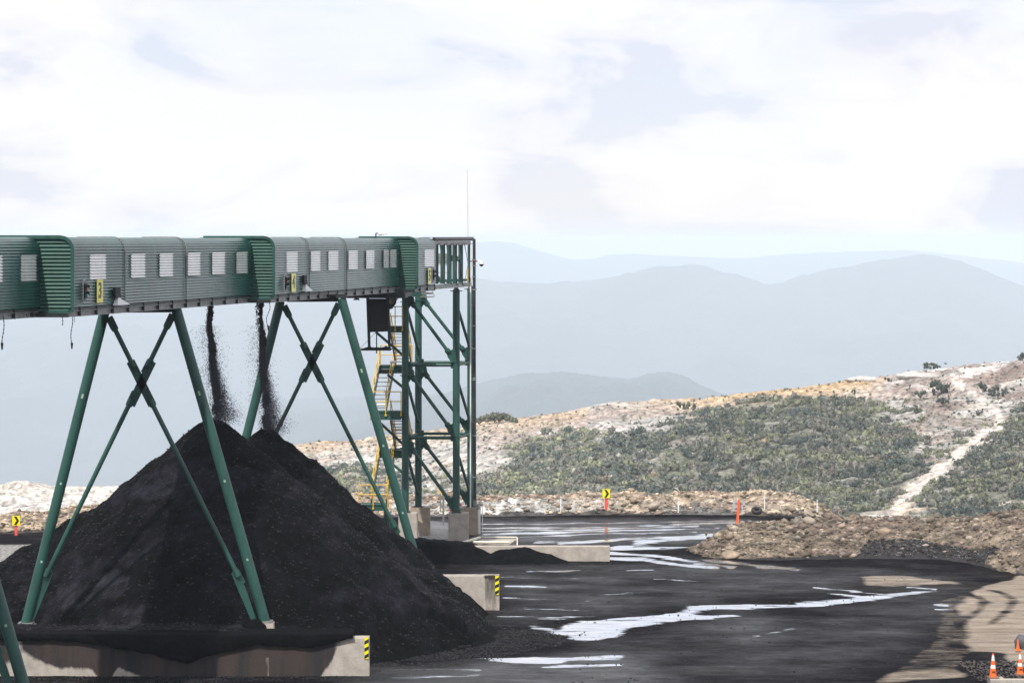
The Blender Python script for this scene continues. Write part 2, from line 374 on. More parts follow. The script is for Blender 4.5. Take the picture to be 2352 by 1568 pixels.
def blur(a, nx_, ny_, it=2):
    for _ in range(it):
        for ax, n_ in ((1, nx_), (0, ny_)):
            if n_ < 1: continue
            c_ = np.cumsum(np.pad(a, [(n_+1, n_) if i == ax else (0, 0) for i in (0, 1)], 'edge'), axis=ax)
            a = (np.take(c_, range(2*n_+1, c_.shape[ax]), axis=ax)-np.take(c_, range(0, c_.shape[ax]-2*n_-1), axis=ax))/(2*n_+1)
    return a
for pts, w, a in [([(1480,1568),(1800,1520),(2060,1450),(2150,1385),(2120,1350)], 26, .42), ([(1700,1568),(1960,1520),(2120,1455),(2190,1395)], 20, .36), ([(1380,1500),(1640,1500),(1860,1460),(2020,1400)], 34, .34),
        ([(1150,1320),(1500,1322),(1900,1330),(2200,1350)], 30, .35), ([(1180,1380),(1450,1372),(1700,1352),(1960,1345)], 36, .42), ([(1160,1425),(1300,1400),(1600,1378)], 40, .38), ([(1250,1540),(1560,1470),(1700,1420)], 24, .38),
        ([(1560,1300),(1800,1325),(2100,1330)], 18, .4), ([(1700,1470),(1745,1425)], 30, .75), ([(2000,1445),(2025,1480)], 26, .5), ([(1140,1345),(1420,1350)], 16, .5)]:
    for o_ in (0, 16): SHEEN = np.maximum(SHEEN, 1.7*a*np.exp(-(pline(px+20*fbm(GX*.4, GY*.3, 71, 3), py+o_+6*fbm(GX*.5, GY*.4, 72, 3), pts, 3)/(w))**2)*np.clip(.75+1.5*fbm(GX*.5, GY*.7, 73+o_, 4), 0, 1.4))
SHEEN = blur(SHEEN, 8, 3); DIRT = blur(DIRT, 2, 1, 1); GRAV = blur(GRAV, 5, 2)
GRAV[GY > 168] = .55
Zg = ground_base(GX, GY)+ground_detail(GX, GY)*(1-np.clip(WET, 0, .9))-.0*WET
def ground_material():
    m = bpy.data.materials.new('coal_yard_ground'); m.use_nodes = True; t = m.node_tree; l = t.links.new
    b = t.nodes['Principled BSDF']; out = t.nodes['Material Output']
    tc_ = N(t, 'ShaderNodeTexCoord')
    def at(n): a = N(t, 'ShaderNodeAttribute', attribute_name=n); return a.outputs['Fac']
    def noise(scale, st=(1,1,1), det=8, ro=.6):
        mm = N(t, 'ShaderNodeMapping'); mm.inputs['Scale'].default_value = st; l(tc_.outputs['Object'], mm.inputs['Vector'])
        n = N(t, 'ShaderNodeTexNoise'); n.inputs['Scale'].default_value = scale; n.inputs['Detail'].default_value = det; n.inputs['Roughness'].default_value = ro
        l(mm.outputs[0], n.inputs['Vector']); return n.outputs['Fac']
    def mr(v, a, c, d=0., e=1.):
        r = N(t, 'ShaderNodeMapRange'); r.inputs['From Min'].default_value = a; r.inputs['From Max'].default_value = c
        r.inputs['To Min'].default_value = d; r.inputs['To Max'].default_value = e; l(v, r.inputs['Value']); return r.outputs[0]
    def mth(op, a, c):
        x = N(t, 'ShaderNodeMath', operation=op)
        for i, s in enumerate((a, c)):
            if isinstance(s, (int, float)): x.inputs[i].default_value = s
            else: l(s, x.inputs[i])
        return x.outputs[0]
    def mix(f, a, c):
        x = N(t, 'ShaderNodeMix', data_type='RGBA'); l(f, x.inputs[0])
        for i, s in ((6, a), (7, c)):
            if isinstance(s, tuple): x.inputs[i].default_value = (*s, 1)
            else: l(s, x.inputs[i])
        return x.outputs[2]
    streak = noise(.55, (.75, 1.0, 1), 12, .72); fine = noise(7, (.8, 1.1, 1)); 
    coal = mix(mr(streak, .35, .68), (.0026,.0024,.0036), (.0125,.0115,.0160))
    coal = mix(mr(fine, .56, .72), coal, (.022,.018,.015))
    coal = mix(mr(noise(.16, (.8,1,1), 6), .55, .7), coal, (.016,.0125,.010))
    coal = mix(mr(noise(.8, (.35,1.5,1), 10, .75), .62, .74), coal, (.048,.044,.046))
    dirt = mix(mr(noise(.9, (.5,1.4,1)), .35, .65), (.22,.182,.148), (.39,.33,.27))
    dirt = mix(mr(fine, .58, .72), dirt, (.16,.12,.10))
    c = mix(mr(mth('ADD', at('dirt'), mth('MULTIPLY', mth('SUBTRACT', noise(1.3, (.5,1.2,1), 12, .78), .5), 1.1)), .36, .72), coal, dirt)
    grav = mix(mr(noise(7), .4, .6), (.16,.16,.16), (.42,.41,.39))
    c = mix(mr(mth('ADD', at('gravel'), mth('MULTIPLY', mth('SUBTRACT', fine, .5), .8)), .35, .65), c, grav)
    l(c, b.inputs['Base Color'])
    sh = at('sheen')
    rough = mr(mth('ADD', mth('MULTIPLY', sh, .55), mth('MULTIPLY', mth('SUBTRACT', streak, .5), 1.5)), 0, .8, .92, .26)
    l(rough, b.inputs['Roughness'])
    l(mr(mth('ADD', sh, mth('SUBTRACT', streak, .5)), 0, 1, .05, .65), b.inputs['Specular IOR Level'])
    bp = N(t, 'ShaderNodeBump'); bp.inputs['Distance'].default_value = .22
    hn = mth('ADD', noise(1.6, (.8, 1.1, 1), 12, .74), mth('MULTIPLY', noise(14, (1,1,1), 5), .25))
    l(hn, bp.inputs['Height']); l(mr(sh, 0, 1, 1.0, .45), bp.inputs['Strength']); l(bp.outputs[0], b.inputs['Normal'])
    w = N(t, 'ShaderNodeBsdfPrincipled'); w.inputs['Base Color'].default_value = (.80,.82,.88,1); w.inputs['Metallic'].default_value = .82
    w.inputs['Roughness'].default_value = .10; l(mix(mr(noise(1.2, (.5,1.5,1)), .35, .65), (.50,.54,.62), (.88,.90,.94)), w.inputs['Base Color'])
    b2 = N(t, 'ShaderNodeBump'); b2.inputs['Distance'].default_value = .004; l(noise(6), b2.inputs['Height']); l(b2.outputs[0], w.inputs['Normal'])
    ms = N(t, 'ShaderNodeMixShader')
    wf = mth('ADD', at('wet'), mth('MULTIPLY', mth('SUBTRACT', noise(2.2, (.30, 1.5, 1), 12, .74), .5), 2.0))
    l(mr(mth('MULTIPLY', wf, mr(at('wet'), .12, .3)), .50, .68), ms.inputs[0]); l(b.outputs[0], ms.inputs[1]); l(w.outputs[0], ms.inputs[2]); l(ms.outputs[0], out.inputs['Surface'])
    return m
M_ground = ground_material()
o = np_mesh('ground', np.stack([GX.ravel(), GY.ravel(), Zg.ravel()], 1), grid_faces(len(xs), len(ys)), M_ground, smooth=True,
        fac=dict(wet=WET.ravel(), sheen=SHEEN.ravel(), dirt=DIRT.ravel(), gravel=GRAV.ravel()))
tag(o, 'black wet coal yard with ruts, films of water and pale dry dirt', kind='structure')

# ================================================================== FAR MOUNTAINS AND THE NEAR HILL
def terrain_from_ridge(name, ridge, Dc, Db, Vb, label, mat, back=1.25, nx=260, ny=90, amp=1.0, seed=0, x0=None, x1=None):
    rx = np.array([r[0] for r in ridge], float); ry = np.array([r[1] for r in ridge], float)
    x0 = rx[0] if x0 is None else x0; x1 = rx[-1] if x1 is None else x1
    u = np.linspace(x0, x1, nx); yc = np.interp(u, rx, ry)
    k = np.hanning(9); k /= k.sum(); yc = np.convolve(np.pad(yc, 4, 'edge'), k, 'valid')
    Vc = yc-548
    t = np.concatenate([np.linspace(0, 1, ny), np.linspace(1, 1+.8, 12)[1:]])
    U, T = np.meshgrid(u, t)
    zc = EYE-Vc*Dc/F; zb = EYE-Vb*Db/F
    Dd = np.where(T <= 1, Db+(Dc-Db)*T, Dc+(Dc*back-Dc)*(T-1)/.8)
    Xw = (U-1176)*Dc/F*(.55+.45*Dd/Dc)/(1.0)      # valleys fan out less than the view does
    Xw = (U-1176)*Dd/F
    Zc = np.interp(U, u, zc)
    prof = np.where(T <= 1, T**.92, 1-(T-1)*1.1)
    Zw = zb+(Zc-zb)*prof
    sc = Dc/14.0
    spur = fbm(Xw/sc/1.1+3*seed, Dd/sc/3.2, seed, 6, .52)
    hh_ = float(np.mean(Zc-zb)); sc = hh_*1.1; spur = fbm(Xw/sc/1.0+3*seed, Dd/sc/2.4, seed, 6, .52)
    Zw = np.minimum(Zw+amp*hh_*.85*spur*np.sin(np.clip(T, 0, 1)*math.pi)**.7+amp*hh_*.05*fbm(Xw/sc*14, Dd/sc*9, seed+3, 4), 22)
    o = np_mesh(name, np.stack([Xw.ravel(), Dd.ravel(), Zw.ravel()], 1), grid_faces(len(u), len(t)), mat, smooth=True)
    return tag(o, label, kind='structure')
M_mtn = material('far_forest', (.050,.068,.062), .95, var=.75, vscale=.003, bump=14, bscale=.012, thr=(.3,.7))
terrain_from_ridge('mountains', [(-700,640),(-200,620),(300,600),(700,575),(1000,548),(1095,558),(1160,552),(1250,580),(1330,600),(1420,582),(1560,588),(1700,594),(1800,584),(1960,577),(2100,574),(2400,610),(3000,640)],
    17000, 13000, 300, 'farthest pale mountain range under the clouds', M_mtn, seed=1, amp=.25)
terrain_from_ridge('mountains', [(-700,720),(0,705),(500,690),(800,668),(1000,640),(1095,640),(1200,650),(1330,645),(1400,640),(1500,612),(1600,609),(1700,632),(1765,660),(1850,630),(1950,610),(2100,584),(2170,587),(2260,620),(2352,657),(2600,720),(3200,760)],
    11000, 7900, 560, 'broad hazy blue mountain with two rounded summits', M_mtn, seed=2, amp=.42)
terrain_from_ridge('mountains', [(-900,760),(-100,733),(130,742),(250,785),(400,822),(540,850),(640,872),(800,905),(900,930),(1050,990),(1300,1100),(1500,1200)],
    10500, 7500, 620, 'hazy mountain slope falling from the left', M_mtn, seed=3, amp=.6)
terrain_from_ridge('mountains', [(600,1060),(900,940),(1095,880),(1200,857),(1300,854),(1400,866),(1450,870),(1490,857),(1530,853),(1575,862),(1600,880),(1660,905),(1800,960),(2000,1050)],
    6300, 4500, 640, 'low blue wooded ridge in front of the big mountain', M_mtn, seed=4, amp=.8)

# near hill with rock, heath and bush
hx = np.array([-200,0,120,280,400,520,640,700,780,900,1000,1095,1140,1185,1220,1300,1400,1480,1560,1650,1700,1800,1900,1960,2000,2060,2100,2200,2280,2352,2500,2700], float)
hy = np.array([1126,1124,1116,1117,1106,1080,1034,1022,1012,1002,992,975,968,966,962,950,926,920,920,912,905,897,886,876,873,866,858,850,842,828,815,800], float)
hu = np.linspace(-200, 2700, 1250); hyc = np.interp(hu, hx, hy)+1.5*fbm(hu/40, hu*0, 77, 5)
ht = np.concatenate([np.linspace(0, 1, 300), np.linspace(1, 1.6, 20)[1:]])
HU, HT = np.meshgrid(hu, ht); DB, DCr = 430.0, 610.0
VC = np.interp(HU, hu, hyc)-548; VB = 690.0
zc_ = EYE-VC*DCr/F; DB = np.clip((EYE-(zc_-9))*F/VB, 430, 575); HD = DB+(DCr-DB)*HT; zb_ = EYE-VB*DB/F
HX = (HU-1176)*HD/F
HZ = np.where(HT <= 1, zb_+(zc_-zb_)*sst(-.35, 1.0, HT), zc_-(HT-1)*35)
HZ0 = HZ
env = np.clip(HT/.15, 0, 1)*np.clip((1.0-HT)/.12, 0.06, 1)
HZ = HZ+env*(3.2*fbm(HX/26, HD/40, 81, 4)+.9*fbm(HX/5, HD/6, 82, 5))
# stepped rock ledges
led = fbm(HX/9, HD/4, 85, 4); HZ += .5*sst(.05, .18, led)
hpx = 1176+HX*F/HD; hpy = 548+(EYE-HZ)*F/HD
wx = hpx+60*fbm(HX/9, HD/7, 91, 5); wy = hpy+34*fbm(HX/9, HD/7, 92, 5)
forest = inpoly(wx, wy, [(1180,1020),(1290,990),(1330,1005),(1400,1010),(1480,1000),(1580,960),(1650,935),(1720,925),(1800,925),(1900,915),(1960,925),(2010,935),(2060,980),(2080,1050),(2180,1050),(2230,990),(2352,930),(2600,900),(2700,1220),(2130,1220),(2060,1160),(1950,1190),(1700,1230),(1150,1230),(1100,1150),(1180,1090)])*1.0
forest = np.maximum(forest, inpoly(wx, wy, [(700,1060),(1000,1085),(1180,1100),(1180,1250),(700,1250)])*.35)
clear = inpoly(wx, wy, [(2010,930),(2150,900),(2230,890),(2290,930),(2260,990),(2130,1060),(2060,1000)])
forest = np.where(clear, .18, forest)
dtrack = pline(hpx+14*fbm(HX/4, HD/4, 93, 4), hpy+8*fbm(HX/4, HD/4, 94, 4), [(2190,870),(2235,905),(2290,945),(2300,975),(2240,1010),(2180,1060),(2120,1110),(2060,1170)], 1.0)
track = np.exp(-(dtrack/(8+10*sst(930, 1100, hpy)))**2)
ridgeband = np.exp(-((hpy-548-VC)/26)**2)
rock = sst(.0, .22, fbm(HX/6, HD/5, 95, 5))
heath = sst(-.05, .25, fbm(HX/14, HD/10, 96, 4))
Ccol = np.zeros(HX.shape+(3,))
grey = np.array([.36,.345,.325]); pinkc = np.array([.33,.265,.235]); tus = np.array([.47,.32,.17]); pale = np.array([.62,.57,.53]); grn = np.array([.115,.12,.09])
Ccol[:] = grey
def mixc(f, c): 
    global Ccol
    f = np.clip(f, 0, 1)[..., None]; Ccol = Ccol*(1-f)+c*f
mixc(heath*.75, pinkc); mixc(rock*.38, pale)
mixc(np.clip(ridgeband*sst(1350, 1700, hpx)*(1-sst(1980, 2060, hpx))+ridgeband*.55*(hpx < 1350), 0, 1)*.85, tus)
mixc(sst(2000, 2200, hpx)*ridgeband*rock, np.array([.66,.62,.6]))
forest = blur(forest, 9, 5); mixc(forest*1.0*(.85+.7*fbm(HX/6, HD/5, 121, 4)), grn); mixc(sst(1980, 2100, hpx)*(1-forest)*sst(-.1, .2, fbm(HX/8, HD/6, 97, 4))*.7, np.array([.17,.115,.09]))
mixc(track, np.array([.60,.53,.48]))
mixc((hpy > 1150)*(hpx > 2050)*.6*rock, np.array([.5,.42,.34]))
# bright bare rock on the left outcrop
mixc((hpx < 640)*.6, np.array([.56,.53,.50]))
Ccol *= (1+.55*fbm(HX/1.2, HD/1.0, 98, 4)+.4*fbm(HX/3.5, HD/.9, 99, 3))[..., None]; Ccol = np.clip(Ccol, .03, .75)
M_hill = material('hill_heath_and_rock', (.4,.35,.3), .95, var=.55, vscale=.9, bump=.5, bscale=.9, attr='tint')
o = np_mesh('hill', np.stack([HX.ravel(), HD.ravel(), HZ.ravel()], 1), grid_faces(len(hu), len(ht)), M_hill, smooth=True, cols=Ccol.reshape(-1, 3))
tag(o, 'sunlit hillside of pale rock, heath and dry grass', kind='structure')

# bush on the hill: one uncountable mass of scrub
def bush_batch(pos, size, col, seedbase=0, leaves=16, colvar=.35):
    n = len(pos); V, Fc = ICO1; k = len(V)
    R = rand_rot(n); lump = 1+rng.uniform(-.34, .34, (n, k, 1))
    vv = np.einsum('nij,nkj->nki', R, V[None]*lump*rng.uniform(.7, 1.1, (n, 1, 3)))
    vv[:, :, 2] *= rng.uniform(.7, 1.7, (n, 1))
    s = np.asarray(size).reshape(n, 1, 1); vv = vv*s*.66+np.asarray(pos)[:, None, :]
    f1 = (Fc[None]+(np.arange(n)*k)[:, None, None]).reshape(-1, 3)
    # leaf tufts
    d = rng.normal(size=(n, leaves, 3)); d /= np.linalg.norm(d, axis=2)[..., None]; d[..., 2] = np.abs(d[..., 2])*.9-.15
    c = np.asarray(pos)[:, None, :]+d*s*rng.uniform(.7, 1.12, (n, leaves, 1))
    e = rng.normal(size=(n, leaves, 3, 3))*s[..., None]*.17
    tv = c[:, :, None, :]+e
    base = n*k; f2 = base+np.arange(n*leaves*3).reshape(-1, 3)
    cc = np.asarray(col)[:, None, :]*np.ones((n, k, 1)); cl = np.repeat(np.asarray(col)[:, None, None, :], leaves, 1)*rng.uniform(1-colvar, 1+colvar, (n, leaves, 1, 1))*np.ones((1, 1, 3, 1))
    return np.concatenate([vv.reshape(-1, 3), tv.reshape(-1, 3)]), np.concatenate([f1, f2]), np.concatenate([cc.reshape(-1, 3), cl.reshape(-1, 3)])
vis = (HT < .985) & (hpx > 640) & (hpx < 2420) & (hpy < 1210)
forest = np.clip(blur(forest, 16, 9)*(1.0+2.4*fbm(HX/4, HD/3.2, 120, 5)), 0, 1); prob = forest**1.3+(.05+.30*sst(1980, 2080, hpx)*sst(-.05, .2, fbm(HX/4, HD/3, 131, 4))*(hpy > 890))*(forest < .1)*(1-track)
prob = np.where(vis, prob, 0)*np.clip(1-1.3*track, 0, 1); 
cell = prob.ravel()/prob.sum()
idx = rng.choice(cell.size, 17000, replace=True, p=cell)
bpv = np.stack([HX.ravel()[idx], HD.ravel()[idx], HZ.ravel()[idx]], 1)+rng.uniform(-.35, .35, (len(idx), 3))*[1,1,0]
inf = forest.ravel()[idx]
bs = np.where(inf > .4, .30+.85*rng.uniform(0, 1, len(idx))**1.9, rng.uniform(.18, .45, len(idx)))
bs *= np.where(hpx.ravel()[idx] > 2100, .85, 1); bpv[:, 2] += bs*.35
tone = fbm(bpv[:, 0]/7, bpv[:, 1]/7, 111, 3)
pal = np.array([[.075,.082,.070],[.10,.106,.082],[.135,.145,.092],[.12,.115,.102],[.045,.060,.057],[.16,.125,.09],[.20,.195,.18]])
pi = rng.choice(7, len(idx), p=[.26,.26,.13,.16,.12,.02,.05]); pi = np.where(tone > .16, rng.choice([1,2,2,3], len(idx)), pi); pi = np.where(tone < -.14, rng.choice([0,0,4,4,1], len(idx)), pi)
bc = pal[pi]*rng.uniform(.85, 1.6, (len(idx), 1))*(1+.35*(1-sst(1300, 1800, hpx.ravel()[idx])))[:, None]  # last factor lightens scrub on the left, haze put into its colour
V_, F_, C_ = bush_batch(bpv, bs, bc, leaves=34, colvar=.32)
M_bush = material('scrub_foliage', (.08,.1,.05), .9, var=.4, vscale=2.0, attr='tint', spec=.25)
o = np_mesh('hillside_scrub', V_, F_, M_bush, cols=C_)
tag(o, 'dense grey green bush covering the hillside', 'scrub', kind='stuff')
# bleached dead trunks between the bush read as part of the mass
mbt = MB()
idt = rng.choice(np.where(pi >= 0)[0], 420, replace=False)
for i in idt:
    if inf[i] < .5: continue
    p = Vector(bpv[i]); h = bs[i]*random.uniform(.9, 2.0); q = p+Vector((random.uniform(-.25,.25), -.3, h)); mbt.tube(p+Vector((0,-.4,0)), q, .045, .02, 5, False)
    mbt.tube(p.lerp(q, .5), p.lerp(q, .5)+Vector((random.uniform(-.4,.4), 0, h*.3)), .025, .012, 4, False)
tag(mbt.build('dead_stems', material('bleached_wood', (.46,.44,.41), .9, var=.2)), 'bleached bare stems standing through the hillside bush', 'dead wood', kind='stuff')
# single trees that stand apart
hill_z = {}
def hill_point(x, y):
    k = np.argmin(np.where(HT <= 1, (hpx-x)**2+((hpy-y)*1.5)**2, 1e12)); return Vector((HX.ravel()[k], HD.ravel()[k], HZ.ravel()[k]))
def lone_tree(x, y, s, label, col, wide=1.0):
    p = hill_point(x, y); t = empty('tree', p, label, 'tree', 'lone trees on the upper hillside')
    n = max(6, int(9*wide)); r_ = rng
    pos = np.array(p)+np.stack([r_.normal(0, .42*wide, n)*s, r_.normal(0, .35, n)*s, r_.uniform(.25, 1.25, n)*s], 1)
    v, f, c = bush_batch(pos, r_.uniform(.3, .55, n)*s, np.tile(col, (n, 1))*r_.uniform(.7, 1.3, (n, 1)), leaves=26)
    np_mesh('crown', v, f, M_bush, parent=t, cols=c)
    m = MB(); m.tube(p+Vector((0,0,-.2)), p+Vector((.1*s,0,.8*s)), .07*s, .04*s, 7); m.tube(p+Vector((0,0,.3*s)), p+Vector((-.25*s,0,.8*s)), .035*s, .02*s, 5)
    m.build('trunk', M_bark, t)
dk = np.array([.045,.058,.042]); md = np.array([.07,.082,.05])
for a in [(2161,906,1.9,'dark rounded tree standing alone above the grey gully',dk,1), (2256,903,1.4,'dark tree beside the upper end of the pale track',dk,1), (2290,915,1.6,'dark tree on the left edge of the pale track, below its upper end',dk,1.2),
          (2040,880,.8,'small dark bush on the orange grass below the white outcrop',dk,1), (2348,832,1.3,'dark tree on the skyline at the right edge',dk,1), (2138,848,1.0,'low flat dark bush on the skyline rocks',dk,2.6),
          (1750,916,.8,'small olive bush alone on the pink heath left of the grass',md,1), (1580,945,1.3,'wind blown dark tree on the pale middle slope',md,1.6), (1964,905,.7,'small dark bush in the orange grass beneath the ridge',dk,1),
          (2115,920,1.2,'dark bush on grey rock left of the lone rounded tree',md,1), (2108,948,1.1,'dark bush on grey rock, lower of two in a column',md,1), (2170,935,1.1,'dark bush straight below the lone rounded tree',dk,1)]:
    lone_tree(*a)
def knoll(x, y, w, n, label):
    p = hill_point(x, y); pos = np.array(p)+np.stack([rng.uniform(-w, w, n), rng.uniform(-1.5, 1.5, n), rng.uniform(.1, .6, n)], 1)
    pos[:, 2] += 1.6*(1-(np.abs(pos[:, 0]-p.x)/w)**2)*rng.uniform(.3, 1, n)
    v, f, c = bush_batch(pos, rng.uniform(.4, .75, n), np.tile([.10,.105,.07], (n, 1))*rng.uniform(.6, 1.35, (n, 1)), leaves=18)
    tag(np_mesh('thicket', v, f, M_bush, cols=c, origin=p), label, 'thicket', kind='stuff')
knoll(1140, 972, 4.4, 120, 'rounded thicket on the skyline right of the steel tower')
# bare outcrops on the skyline
def outcrop(x, y, w, h, label):
    p = hill_point(x, y); V, Fc = ICO3; V = V*np.array([w, w*.5, h]); 
    V = V*(1+.28*fbm(V[:, 0]*1.1+x, V[:, 2]*3+V[:, 1], 5, 4))[:, None]; V[:, 2] = np.round(V[:, 2]/.22)*.22*.6+V[:, 2]*.4
    tag(np_mesh('outcrop', V+np.array(p), Fc, material('pale_outcrop', (.56,.53,.50), .9, var=.35, vscale=1.5, bump=.1, bscale=2), origin=p), label, 'rock outcrop', 'bare rock outcrops on the skyline')
outcrop(1985, 872, 3.6, .75, 'white bare rock outcrop left of the gap in the skyline'); outcrop(2110, 862, 4.5, .8, 'long pale rock outcrop right of the gap in the skyline'); outcrop(2230, 856, 4.0, .7, 'pale layered rock outcrop highest on the skyline')

# ================================================================== ROCK BANKS
def bank(name, foot, crest, label, back=4.0, nx=500, ny=46, seed=0, coalfoot=None):
    fx = np.array([G(*p[:2])[:2] for p in foot]); fs = np.array([p[0] for p in foot], float)
    u = np.linspace(fs[0], fs[-1], nx)
    fX = np.interp(u, fs, fx[:, 0]); fY = np.interp(u, fs, fx[:, 1])
    cs = np.array([p[0] for p in crest], float); cy = np.interp(u, cs, [p[1] for p in crest]); cd = np.interp(u, cs, [p[2] for p in crest])
    cD = fY+cd; cX = (u-1176)*cD/F; cZ = EYE-(cy-548)*cD/F; cZ = np.maximum(cZ, .03)
    t = np.concatenate([np.linspace(0, 1, ny), np.linspace(1, 2, 16)[1:]]); U, T = np.meshgrid(np.arange(nx), t)
    A = lambda a: np.tile(a, (len(t), 1))
    XX = np.where(T <= 1, A(fX)+(A(cX)-A(fX))*T, A(cX)); YY = np.where(T <= 1, A(fY)+(A(cD)-A(fY))*T, A(cD)+(T-1)*back)
    ZZ = np.where(T <= 1, A(cZ)*np.sin(np.clip(T, 0, 1)*math.pi/2)**.9, A(cZ)*(1-(T-1))-(T-1)*1.2)
    e = np.clip(T/.12, 0, 1)*np.clip(A(cZ)/.3, 0, 1)
    ZZ = ZZ-.02+e*(.26*fbm(XX/1.6, YY/1.2, seed, 5)+.20*fbm(XX/.45, YY/.5, seed+1, 4))
    return XX, YY, ZZ, U, T, u
def bank_mesh(name, B, cols, label):
    XX, YY, ZZ, U, T, u = B
    return tag(np_mesh(name, np.stack([XX.ravel(), YY.ravel(), ZZ.ravel()], 1), grid_faces(XX.shape[1], XX.shape[0]), M_rock, smooth=False, cols=cols.reshape(-1, 3)), label, kind='structure')
brown = np.array([.32,.255,.19]); grav_c = np.array([.46,.45,.43]); coalc = np.array([.012,.011,.013]); redb = np.array([.23,.165,.13])
def bank_cols(B, seed):
    XX, YY, ZZ, U, T, u = B
    c = np.ones(XX.shape+(3,))*brown; f = sst(0, .3, fbm(XX/3, YY/2+ZZ*2, seed+5, 4))[..., None]; c = c*(1-.6*f)+redb*.6*f
    c *= (1+.8*fbm(XX/.5, ZZ/.3+YY/.5, seed+6, 4))[..., None]
    return c*(.52 if seed == 231 else .95)
# far bank along the haul road
B1 = bank('bank', [(-300,1228),(0,1226),(200,1215),(400,1205),(700,1192),(950,1186),(1100,1185),(1400,1182),(1700,1183),(1800,1186),(1935,1190)],
    [(-300,1184,2.4),(0,1181,2.4),(120,1175,2.4),(250,1160,2.5),(500,1150,3),(950,1134,3.4),(1100,1137,3.4),(1250,1136,3.2),(1340,1131,3.4),(1480,1133,3.2),(1600,1130,3.3),(1760,1128,3.4),(1820,1136,3.2),(1880,1160,2.8),(1930,1186,1.5),(1935,1190,1)],
    'far bank', seed=201, nx=1500)
c1 = bank_cols(B1, 201); X1, Y1, Z1, U1, T1, u1 = B1; uu = u1[U1]
gmask = sst(.0, .15, np.clip(.62-T1, -1, 1)+.25*fbm(X1/1.2, Y1+Z1*2, 207, 4))*((uu > 900)*np.clip((1500-uu)/250, 0.15, 1))
c1 = c1*(1-gmask[..., None])+grav_c*(.85+.7*fbm(X1/.4, Z1/.3, 208, 3))[..., None]*gmask[..., None]
c1 = c1*(1-(T1 < .10)[..., None]*.85)+coalc*((T1 < .10)[..., None]*.85)
hm = sst(.0, .1, .45-T1-np.abs(uu-1590)/320)[..., None]; c1 = c1*(1-.8*hm)+np.array([.10,.10,.10])*.8*hm
bank_mesh('gravel_bank', B1, np.clip(c1, .01, .7), 'long rocky earth bank along the far side of the haul road')
# near bank on the right
B2 = bank('bank', [(1572,1264),(1600,1274),(1650,1283),(1750,1286),(1900,1285),(1960,1284),(2050,1283),(2150,1284),(2230,1296),(2352,1322),(2600,1360)],
    [(1572,1262,.3),(1600,1254,1.5),(1660,1222,3.5),(1700,1205,4.5),(1760,1194,6),(1900,1186,7),(2000,1187,7),(2100,1184,7),(2200,1181,8),(2352,1174,10),(2600,1165,12)],
    'near bank', seed=231, nx=1100, ny=64)
c2 = bank_cols(B2, 231); X2, Y2, Z2, U2, T2, u2 = B2; uv = u2[U2]
p2x, p2y = 1176+X2*F/Y2, 548+(EYE-Z2)*F/Y2
cm = inpoly(p2x+30*fbm(X2, Z2*3, 241, 4), p2y+10*fbm(X2, Z2*3, 242, 4), [(1930,1300),(1985,1262),(2010,1246),(2100,1238),(2250,1262),(2300,1262),(2262,1290),(2300,1310),(2600,1345),(2600,1380),(1930,1300)])*1.0
cm2 = np.maximum(cm, inpoly(p2x+20*fbm(X2, Z2*3, 243, 4), p2y+6*fbm(X2, Z2*3, 244, 4), [(1640,1280),(1950,1276),(2000,1290),(1640,1300)])*1.0)[..., None]
c2 = c2*(1-cm2*.96)+coalc*cm2*.96
bank_mesh('gravel_bank', B2, np.clip(c2, .008, .7), 'near rocky earth bank on the right, black with coal at its foot')
# rubble covering both banks
def rubble(B, n, smin, smax, seed, mask=None, tint=None):
    XX, YY, ZZ, U, T, u = B; w = ((T > .04) & (T < 1.06)).astype(float)*(ZZ > .05)
    if mask is not None: w = w*mask
    w = w/w.sum(); k = rng.choice(w.size, n, p=w.ravel())
    s = smin*(smax/smin)**(rng.uniform(0, 1, n)**2.2)
    pos = np.stack([XX.ravel()[k]+rng.uniform(-.06, .06, n), YY.ravel()[k], ZZ.ravel()[k]+s*.1], 1)
    return pos, s, k
rv, rf, rc = [], [], []; off = 0
def add_rubble(B, n, a, b, cmap, mask=None):
    global off
    pos, s, k = rubble(B, n, a, b, 0, mask); v, f = chunks(pos, s); kk = len(ICO1[0])
    base = cmap.reshape(-1, 3)[k]; j = rng.uniform(.55, 1.75, (n, 1)); base = np.clip(base*j+rng.choice([0, 0, 0, .10], (n, 1)), .008, .6)
    rv.append(v); rf.append(f+off); rc.append(np.repeat(base, kk, 0)); off += len(v)
add_rubble(B1, 6500, .035, .15, c1); add_rubble(B1, 500, .12, .26, bank_cols(B1, 201))
add_rubble(B2, 10500, .03, .13, c2); add_rubble(B2, 380, .12, .28, bank_cols(B2, 231), 1-.93*cm)
add_rubble(B1, 700, .12, .27, bank_cols(B1, 201)*.7); add_rubble(B2, 450, .14, .36, bank_cols(B2, 231)*.8, 1-.93*cm); add_rubble(B2, 500, .012, .035, np.ones(c2.shape)*.35, cm)
o = np_mesh('rubble', np.concatenate(rv), np.concatenate(rf), M_rock, cols=np.concatenate(rc))
tag(o, 'loose brown and grey rubble strewn over the banks', 'rubble', kind='stuff')
